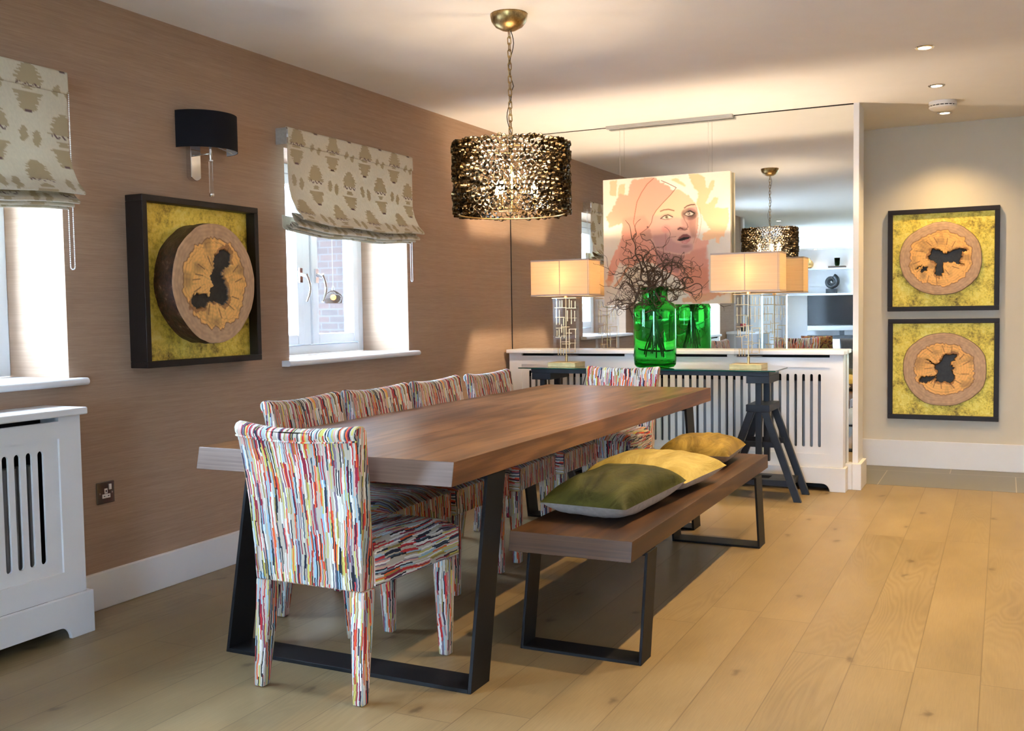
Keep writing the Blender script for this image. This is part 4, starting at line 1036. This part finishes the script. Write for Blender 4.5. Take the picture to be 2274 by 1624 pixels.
# ================================================================== WOOD SLICE PICTURES
def slice_paint(R, A, holes_, seed, inner_r=.74):
    X = R * np.cos(A); Y = R * np.sin(A)
    wob = (vnoise(np.cos(A) * 3 + 5, np.sin(A) * 3 + 5, .55, seed) - .5) * .10 + (vnoise(np.cos(A) * 9 + 20, np.sin(A) * 9 + 20, .5, seed + 1) - .5) * .05
    rb = inner_r + wob
    C = np.ones(R.shape + (3,)) * np.array([.76, .61, .47]); g = vnoise(X + 3, Y + 3, .06, seed)
    C *= (.93 + .14 * g)[..., None]
    rings = .5 + .5 * np.sin((R + wob * .5) * 95); C *= (1 - .05 * rings)[..., None]
    rad = vnoise(A * 6 + 40, R * 3 + 10, .35, seed + 2)
    inn = np.array([.98, .74, .41]) * (1 - .16 * np.clip(rad - .55, 0, 1)[..., None] * 2) ; inn = inn * (1 - .06 * rings)[..., None]
    inn = inn * (1 - .35 * (np.clip(vnoise(X + 9, Y + 9, .22, seed + 4) - .62, 0, 1) * 2)[..., None])
    mk = np.clip((rb - R) / .02 + .5, 0, 1)[..., None]; C = C * (1 - mk) + inn * mk
    ed = np.clip(1 - np.abs(R - rb) / .016, 0, 1)[..., None]; C = C * (1 - .65 * ed) + np.array([.30, .15, .06]) * .65 * ed
    ed = np.clip(1 - np.abs(R - rb + .07) / .012, 0, 1)[..., None]; C = C * (1 - .3 * ed) + np.array([.45, .24, .10]) * .3 * ed
    Xr = X + (vnoise(X + 5, Y + 5, .035, 7) - .5) * .05; Yr = Y + (vnoise(Y + 5, X + 5, .035, 9) - .5) * .05
    hl = np.zeros(R.shape, bool); hw = np.zeros(R.shape, bool)
    for h in holes_:
        hl |= inpoly(Xr, Yr, h); c0 = np.mean(np.array(h), 0); hw |= inpoly(Xr, Yr, [((p[0] - c0[0]) * 1.14 + c0[0], (p[1] - c0[1]) * 1.14 + c0[1]) for p in h])
    hw = np.clip(hw.astype(float) - hl, 0, 1)[..., None]; C = C * (1 - .55 * hw) + np.array([.45, .26, .11]) * .55 * hw
    for k in range(14):
        a = (k * 2.4 + seed) % 6.28; r0 = .30 + .25 * ((k * .37 + seed * .1) % 1); p = [(r0 * math.cos(a), r0 * math.sin(a)), ((r0 + .17) * math.cos(a + .08), (r0 + .17) * math.sin(a + .08))]
        mk = (np.clip(1 - linedist(X, Y, p) / .014, 0, 1) * .75)[..., None]; C = C * (1 - mk) + np.array([.28, .14, .05]) * mk
    C[hl] = (.025, .02, .02)
    return C, hl
def slice_picture(label, group, loc, rz, W_, H_, fw, fd, sx, sz, sc0, thick, back, holes_, seed, inner_r=.74, group_frame=None):
    """local: picture faces -y; centre at origin; wall plane at y=0"""
    r = thing('framed_wood_slice', label, 'wall art', loc, rz, group)
    m = MB(); a, b = W_ / 2, H_ / 2
    m.box(-a, a, -fd, -.0005, b - fw, b); m.box(-a, a, -fd, -.0005, -b, -b + fw); m.box(-a, -a + fw, -fd, -.0005, -b + fw, b - fw); m.box(a - fw, a, -fd, -.0005, -b + fw, b - fw)
    m.build('frame', 'frame_dark', r, bevel=.0025)
    m = MB(); m.box(-a + fw, a - fw, -back, -back + .006, -b + fw, b - fw); m.build('gold_panel', 'gold_leaf', r)
    nr, na = 110, 260; Rg, Ag = np.meshgrid(np.linspace(.0, 1, nr), np.linspace(0, 2 * PI, na, endpoint=False), indexing='ij')
    lump = 1 + (vnoise(np.cos(Ag) * 2 + 9, np.sin(Ag) * 2 + 9, 1.0, seed) - .5) * .05 + (vnoise(np.cos(Ag) * 6 + 9, np.sin(Ag) * 6 + 9, .8, seed) - .5) * .015
    C, hl = slice_paint(Rg, Ag, holes_, seed, inner_r)
    X = sc0[0] + Rg * np.cos(Ag) * sx * lump; Z = sc0[1] + Rg * np.sin(Ag) * sz * lump
    Yf = -(back + thick) + .012 * blur(hl.astype(float), 1) + .002 * np.clip(Rg - .97, 0, 1) / .03
    P = np.stack([X, Yf, Z], -1)
    so = grid_mesh('wood_slice', P, C, 'sawn_wood', r, wrap=True)
    m = MB(); V = []
    for q, yv in ((-1, -(back + thick) + .0018), (-1, -(back + thick * .66)), (-1, -(back + thick * .33)), (-1, -back - .0005)):
        k_ = .012 * math.sin(len(V) * 2.0)
        V.append([m.bm.verts.new((sc0[0] + (X[q, j] - sc0[0]) * (1 + k_), yv, sc0[1] + (Z[q, j] - sc0[1]) * (1 + k_))) for j in range(na)])
    for A_, B_ in zip(V[:-1], V[1:]):
        for j in range(na): m.bm.faces.new((A_[j], A_[(j + 1) % na], B_[(j + 1) % na], B_[j]))
    m.build('bark_edge', 'bark', so, smooth='full')
    return r
def nrm(pts, cx, cyy, rx_, ry_): return [((x - cx) / rx_, (cyy - y) / ry_) for x, y in pts]
h1 = nrm([(960, 940), (985, 935), (1005, 960), (1000, 1010), (970, 1025), (960, 1050), (975, 1080), (985, 1110), (990, 1150), (985, 1165), (965, 1190), (935, 1170), (900, 1165), (885, 1190), (860, 1200), (825, 1195), (818, 1165), (835, 1135), (880, 1135),
          (900, 1145), (905, 1110), (920, 1095), (905, 1060), (920, 1030), (925, 990), (935, 960)], 928, 1085, 186, 263)
h2 = [nrm([(520, 395), (545, 400), (575, 405), (600, 430), (650, 415), (680, 400), (745, 405), (755, 415), (720, 430), (725, 460), (705, 490), (735, 512), (700, 510), (660, 490), (600, 490), (595, 560), (580, 590), (545, 580), (540, 540), (550, 500), (520, 480), (490, 460), (510, 425)], 577, 466, 280, 252),
      nrm([(400, 530), (450, 505), (458, 512), (410, 537)], 577, 466, 280, 252), nrm([(435, 550), (460, 520), (495, 518), (480, 545), (445, 556)], 577, 466, 280, 252)]
h3 = [nrm([(580, 1110), (610, 1090), (675, 1085), (680, 1100), (665, 1130), (640, 1145), (635, 1165), (660, 1190), (640, 1200), (650, 1225), (665, 1250), (655, 1285), (630, 1295), (600, 1285), (570, 1290), (535, 1280), (535, 1250), (545, 1220), (530, 1190), (525, 1165), (560, 1150), (570, 1130)], 591, 1197, 286, 258),
      nrm([(415, 1275), (430, 1255), (530, 1248), (530, 1258), (480, 1292), (425, 1296)], 591, 1197, 286, 258), nrm([(460, 1120), (525, 1157), (522, 1170)], 591, 1197, 286, 258)]
# left wall: faces +x -> rotate so local -y points to +x
slice_picture('framed tree slice on gold leaf, hanging on the brown wall under the wall light', 'framed tree slices on gold leaf', (LX, 3.343, 1.297), PI / 2, .70, .705, .026, 0.095, .246, .256, (-.004, .0), .105, .045, [h1], 3, .76)
slice_picture('upper framed tree slice on gold leaf on the hallway wall', 'framed tree slices on gold leaf', (-.386, HY, 1.462), 0, .712, .708, .032, .045, .262, .252, (-.012, .005), .030, .020, h2, 11, .76)
slice_picture('lower framed tree slice on gold leaf on the hallway wall', 'framed tree slices on gold leaf', (-.382, HY, .700), 0, .712, .706, .032, .045, .268, .255, (.012, .002), .030, .020, h3, 23, .72)

# ================================================================== ROMAN BLINDS
def ikat(Yc, V):
    """Yc along the width (m), V down the cloth (m)"""
    W_, H_ = .292, .372
    C = np.ones(Yc.shape + (3,)) * np.array([.87, .84, .77]); C *= (1 - .04 * vnoise(Yc * 900, V * 300, 2, 2))[..., None]
    row = np.floor(V / .0042).astype(int); jr = np.random.RandomState(8).rand(2000)
    tan = np.array([.71, .65, .53]); pur = np.array([.45, .36, .37])
    k = np.floor(V / H_); v = V - k * H_
    for off, A_ in ((0, 1), (.5, 0)):
        xx = Yc / W_ + off + .0; ci = np.floor(xx); x = (xx - ci - .5) * W_
        e = (jr[(row * 7 + (ci.astype(int) * 31)) % 2000] - .5) * .022
        ax = np.abs(x) + e * (np.abs(x) > .01)
        vv2 = (v + (0 if A_ else H_ / 2)) % H_
        dome = (vv2 > .005) & (vv2 < .085) & (ax < .006 + .054 * np.sqrt(np.clip((vv2 - .005) / .08, 0, 1)))
        rect = (vv2 > .108) & (vv2 < .124) & (ax < .022); bowl = (vv2 > .135) & (vv2 < .205) & (ax < .056 * np.sqrt(np.clip((.21 - vv2) / .075, 0, 1)))
        C[dome | rect | bowl] = tan
        sq = (np.abs(vv2 - .090 - .005 * np.sin(x * 190)) < .0035) & (np.abs(x) < .052) & (jr[(row * 3 + np.floor(x * 400).astype(int)) % 2000] > .2); C[sq] = pur
        sq = (np.abs(vv2 - .203) < .004) & (np.abs(x) < .014); C[sq] = pur
        for sx in (-.027, .029):
            q = ((x - sx) + e * .5) ** 2 / .0175 ** 2 + (vv2 - .290 - sx * .2) ** 2 / .029 ** 2 < 1; C[q] = tan
    return C
def blind(label, y0, y1, ph):
    r = thing('roman_blind', label, 'blind', (LX, y0, 0), 0, 'printed roman blinds')
    Wd = y1 - y0
    key = [(.098, 2.068), (.112, 2.064), (.114, 1.985), (.108, 1.982), (.106, 1.990), (.106, 1.84), (.108, 1.77), (.122, 1.715), (.150, 1.66), (.186, 1.622), (.190, 1.614), (.182, 1.609), (.150, 1.632), (.118, 1.650),
           (.116, 1.640), (.135, 1.606), (.158, 1.588), (.160, 1.580), (.150, 1.577), (.112, 1.606), (.108, 1.598), (.125, 1.578), (.130, 1.568), (.122, 1.565), (.085, 1.592), (.080, 1.583), (.098, 1.563), (.095, 1.557), (.060, 1.575), (.055, 1.64)]
    key = [(max(.022, a - .036), b) for a, b in key]
    pts = []
    for (a, b), (c, d) in zip(key[:-1], key[1:]):
        n_ = max(1, int(math.hypot(a - c, b - d) / .0045))
        for q in range(n_): pts.append((a + (c - a) * q / n_, b + (d - b) * q / n_))
    pts.append(key[-1]); pts = np.array(pts)
    # soften the corners
    sp = pts.copy()
    for _ in range(2): sp[1:-1] = (sp[:-2] + sp[1:-1] * 2 + sp[2:]) / 4
    arc = np.concatenate([[0], np.cumsum(np.hypot(*np.diff(pts, axis=0).T))])
    nu = 240; ys = np.linspace(0, Wd, nu); Yg, Ag = np.meshgrid(ys, arc)
    Xg = np.repeat(sp[:, :1], nu, 1); Zg = np.repeat(sp[:, 1:], nu, 1)
    low = np.clip((1.9 - Zg) / .3, 0, 1)
    u = Yg / Wd; Zg = Zg - .018 * np.sin(PI * u) * low ** 2 + .004 * np.sin(u * 14 + Zg * 9) * low
    Xg = Xg + low * (.006 * np.sin(u * 9 + 1) + .01 * np.sin(PI * u))
    C = ikat(Yg + ph, Ag)
    grid_mesh('cloth', np.stack([Xg, Yg, Zg], -1), C, 'ikat_cloth', r, solid=.0022)
    m = MB(); m.box(.001, .058, .012, Wd - .012, 2.035, 2.060); m.build('headrail', 'white_plastic', r)
    for ya in (0, Wd - .003):
        m = MB(); m.box(.001, .066, ya, ya + .003, 1.985, 2.064); m.build('pelmet_return', 'linen', r)
    m = MB(); yc = Wd - .004; xr = .045
    pts = [(xr, yc + .012, 2.0 - k * .0075) for k in range(88)]; zb = pts[-1][2]
    pts += [(xr, yc + .012 + .010 * (1 - math.cos(PI * k / 5)), zb - .010 * math.sin(PI * k / 5)) for k in range(1, 5)]
    pts += [(xr, yc + .032, zb + k * .0075) for k in range(88)]
    for p in pts: bmesh.ops.create_icosphere(m.bm, subdivisions=1, radius=.0026, matrix=Matrix.Translation(p))
    m.tube(pts, .0007, 4)
    m.build('bead_chain', 'bead_chain', r, smooth='full')
    return r
blind('cream roman blind with sand ikat print on the left window, cut by the photo edge', 1.50, 2.672, .02)
blind('cream roman blind with sand ikat print on the window behind the dining table', 3.95, 5.095, .075)

# ================================================================== SMALL FITTINGS
def downlight(x, y, power, label, group, lit=True, z=CE, big=1.0):
    r = thing('downlight', label, 'ceiling light', (x, y, z), 0, group)
    m = MB(); m.lathe([(.030, -.0015), (.030, -.006), (.043, -.006), (.046, -.003), (.046, -.0005), (.030, -.0005)], 28, closed=True); m.build('bezel', 'chrome', r, smooth=True)
    m = MB(); m.lathe([(.0, -.003), (.0295, -.003), (.0295, -.001), (0, -.001)], 24); m.build('lens', 'downlight_glow', r)
    if power: lamp_light('SPOT', (0, 0, -.012), WARM2 if x > -2 and y > -1 else (1, .86, .68), power, .018, r, spot=math.radians(118))
    return r
GD = 'downlights along the walkway'
downlight(-.36, 7.18, W_DOWN * .5, 'small round chrome downlight beside the smoke alarm, nearest the hallway wall', GD)
downlight(-.358, 6.267, W_DOWN * .7, 'small round chrome downlight, middle of the three on the right', GD)
downlight(-.358, 5.314, W_DOWN, 'small round chrome downlight nearest the viewer on the right', GD)
downlight(-.358, 4.36, W_DOWN, 'small round chrome downlight just above the top edge of the photo', GD)
for y, k in ((3.40, 1.0), (2.45, .4)): downlight(-.358, y, W_DOWN * k, 'small round chrome downlight over the walkway, out of the photo', GD)
for x in (1.0,):
    for y in (1.2, 3.6, 6.0): downlight(x, y, W_DOWN * .5, 'unseen fill downlight added over the far right of the room', 'added fill downlights on the right')  # made-up downlights, put in for fill light
GB = 'downlights over the living area'
for k, y in enumerate((-1.82, -2.94, -4.01)): downlight(-2.86, y, W_DOWN_BACK, ('nearest', 'middle', 'farthest')[k] + ' downlight of the living area row seen in the mirror', GB)
for y in (-1.5, -4.0): downlight(.6, y, W_DOWN_BACK, 'unseen fill downlight added over the living area', GB)  # unseen pair, added to fill from behind the camera
for x in (-3.0, -2.35, -1.7): downlight(x, -6.15, 7, 'small downlight in the bulkhead above the living room shelves', 'bulkhead downlights', z=2.2)

sd = thing('smoke_alarm', 'round white smoke alarm on the hallway ceiling', 'smoke alarm', (-.352, 6.79, CE))
m = MB(); m.lathe([(.080, -.0005), (.080, -.022), (.078, -.024)], 40); m.lathe([(.078, -.030), (.080, -.032), (.078, -.040), (.060, -.050), (.0, -.052)], 40); m.build('body', 'white_plastic', sd, smooth=True)
m = MB(); m.lathe([(.072, -.0235), (.072, -.0305)], 40)
m.build('vent_slots', 'dark_void', sd)
m = MB()
for k in range(18):
    a = 2 * PI * k / 18; m.box(.0735 * math.cos(a) - .003, .0735 * math.cos(a) + .003, .0735 * math.sin(a) - .003, .0735 * math.sin(a) + .003, -.0305, -.0235)
m.build('vent_fins', 'white_plastic', sd)

so = thing('wall_socket', 'single polished chrome electrical socket low on the brown wall', 'socket', (LX, 2.838, .458))
m = MB(); m.box(.0005, .006, -.0435, .0435, -.0435, .0435); m.build('face_plate', 'dark_chrome', so, bevel=.004)
m = MB(); m.box(.006, .008, -.018, .020, -.022, -.006); m.box(.006, .008, -.007, .007, -.004, .016); m.build('socket_insert', 'white_plastic', so)
m = MB(); m.box(.008, .0085, -.012, -.006, -.016, -.012); m.box(.008, .0085, .008, .014, -.016, -.012); m.box(.008, .0085, -.003, .003, .002, .010); m.build('pin_hole', 'dark_void', so)
m = MB(); m.box(.006, .010, .014, .026, .010, .032); m.build('rocker_switch', 'white_plastic', so, bevel=.001)
m = MB()
for yy in (-.030, .030): m.lathe([(.004, .006), (.004, .0075), (0, .0075)], 12, c=(0, yy, -.002), axis='x')
m.build('screw', 'chrome', so)

# ================================================================== LIVING AREA (seen in the mirror)
def tb_box(name, label, cat, x0, x1, y0, y1, z0, z1, mat, bevel=0, group=None):
    m = MB(); m.box(x0, x1, y0, y1, z0, z1); return tag(m.build(name, mat, bevel=bevel), label, cat, group)
sh1 = tb_box('wall_shelf', 'upper white floating shelf in the living area, seen in the mirror', 'shelf', -3.64, -.6, BY + .001, BY + .32, 1.815, 1.845, 'cabinet_white')
tb_box('wall_shelf', 'lower white floating shelf above the television, seen in the mirror', 'shelf', -3.64, -.6, BY + .001, BY + .34, 1.345, 1.379, 'cabinet_white')
r = thing('media_cabinet', 'long low white media cabinet under the television', 'cabinet', (-1.5, BY, 0))
m = MB(); m.box(-2.14, .9, .001, .45, .0, .54); m.build('body', 'cabinet_white', r, bevel=.003)
for k in range(5):
    m = MB(); m.box(-2.13 + k * .6, -2.13 + k * .6 + .59, .4505, .468, .06, .53); m.build('door', 'cabinet_white', r, bevel=.002)
r = thing('television', 'large flat black television on the white media cabinet', 'television', (-2.52, BY + .25, .5405))
m = MB(); m.box(-.62, .62, -.03, .02, .245, .815); m.build('housing', 'stone_black', r, bevel=.006)
m = MB(); m.box(-.605, .605, .0201, .022, .262, .80); m.build('screen', 'tv_screen', r)
m = MB(); m.box(-.62, .62, -.03, .03, .150, .2445); m.build('speaker_bar', 'tv_silver', r, bevel=.01)
m = MB(); m.box(-.2, .2, -.08, .08, 0, .015); m.box(-.04, .04, -.02, .02, .015, .15); m.build('stand', 'stone_black', r)
tb_box('soundbar', 'long black soundbar under the television', 'speaker', -3.12, -1.95, BY + .30, BY + .42, .5405, .61, 'stone_black', .01)
am = thing('ammonite_ornament', 'black ammonite fossil ornament on a dark block, lower shelf', 'ornament', (-2.72, BY + .17, 1.3795))
m = MB(); m.box(-.095, .095, -.05, .05, 0, .085); m.build('block', 'stone_black', am)
m = MB(); 
pts = []; rad = []
for k in range(46):
    a = k * .32 - .6; rr = .012 + .0022 * k * 1.0; pts.append((rr * math.cos(a), 0, .215 + rr * math.sin(a))); rad.append(.008 + .0009 * k)
m.tube(pts, rad, 10); m.build('fossil', 'stone_black', am, smooth='full')
m = MB(); m.box(-.16, .14, -.08, .09, 0, .035); o = m.build('book', 'book_brown'); o.location = (-2.61, BY + .17, 1.8455); tag(o, 'flat dark brown book under the glass cup on the upper shelf', 'book')
m = MB(); m.lathe([(0, 0), (.03, 0), (.045, .03), (.052, .15), (.047, .15), (.042, .035), (0, .02)], 24); o = m.build('glass_cup', 'tinted_glass', smooth='full'); o.location = (-2.62, BY + .17, 1.881); tag(o, 'dark green glass cup on the brown book', 'cup')
m = MB(); m.lathe([(0, 0), (.04, 0), (.085, .05), (.09, .10), (.06, .15), (.025, .165), (.03, .19)], 24); o = m.build('gold_vase', 'brass', smooth='full'); o.location = (-3.13, BY + .17, 1.8455); tag(o, 'round gold vase on the upper shelf, half behind the lamp', 'vase')
# sofa with cushions: only its back shows above the cover in the mirror
sf = thing('sofa', 'grey sofa facing the television, seen in the mirror', 'sofa', (-1.95, -3.5, 0))
m = MB(); m.box(-1.0, 1.0, -.55, .22, .12, .27); m.build('seat_base', 'sofa_grey', sf, bevel=.03)
m = MB(); m.box(-1.0, 1.0, .2205, .42, .12, .47); m.build('backrest', 'sofa_grey', sf, bevel=.05)
for sx in (-1.101, 1.001):
    m = MB(); m.box(sx, sx + .1, -.55, .42, .12, .40); m.build('armrest', 'sofa_grey', sf, bevel=.03)
m = MB()
for sx in (-.95, .9):
    for sy_ in (-.5, .3): m.box(sx, sx + .05, sy_, sy_ + .05, 0, .12)
m.build('foot', 'stone_black', sf)
cushion('sofa_cushion', 'patterned red and gold cushion on the sofa, seen in the mirror', .50, .42, .13, (-2.55, -3.42, .475), math.radians(5), (math.radians(75), 0), 'patterned_cushion', 'patterned_cushion')
cushion('sofa_cushion', 'plain grey cushion on the sofa, seen in the mirror', .38, .38, .12, (-2.02, -3.42, .455), math.radians(-5), (math.radians(75), 0), 'sofa_grey', 'sofa_grey')
# sideboard by the left wall with red flowers
sb = thing('sideboard', 'low grey sideboard against the brown wall, seen in the mirror', 'cabinet', (-3.0, -.42, 0))
m = MB(); m.box(-.20, .20, -.40, .40, .0, .80); m.build('body', 'cabinet_grey', sb, bevel=.004)
for k in range(2):
    m = MB(); m.box(.2005, .215, -.39 + .395 * k, -.39 + .385 + .395 * k, .04, .66); m.build('door', 'cabinet_grey', sb, bevel=.003)
m = MB(); m.box(-.205, .22, -.41, .41, .8005, .83); m.build('top', 'cabinet_white', sb, bevel=.003)
fp = thing('flower_pot', 'small dark pot of red flowers on the grey sideboard', 'flowers', (-3.02, -.20, .8305))
m = MB(); m.lathe([(0, 0), (.03, 0), (.04, .06), (.034, .06), (0, .05)], 16); m.build('pot', 'stone_black', fp, smooth=True)
m = MB(); rnd = random.Random(2)
for k in range(14): bmesh.ops.create_icosphere(m.bm, subdivisions=1, radius=.014, matrix=Matrix.Translation((rnd.uniform(-.03, .03), rnd.uniform(-.03, .03), .07 + rnd.uniform(0, .03))))
m.build('blooms', 'flower_red', fp)
tall = thing('tall_cabinet', 'tall pale cabinet with dark glass upper doors, seen in the mirror', 'cabinet', (-3.40, -2.45, 0))
m = MB(); m.box(-.24, .16, -.9, .9, 0, 2.2); m.build('body', 'cabinet_white', tall, bevel=.003)
for k in range(3):
    m = MB(); m.box(.1605, .18, -.88 + .59 * k, -.88 + .575 + .59 * k, 1.35, 1.95); m.build('glass_door', 'tv_screen', tall)
    m = MB(); m.box(.1605, .18, -.88 + .59 * k, -.88 + .575 + .59 * k, .06, 1.32); m.build('door', 'cabinet_white', tall, bevel=.002)
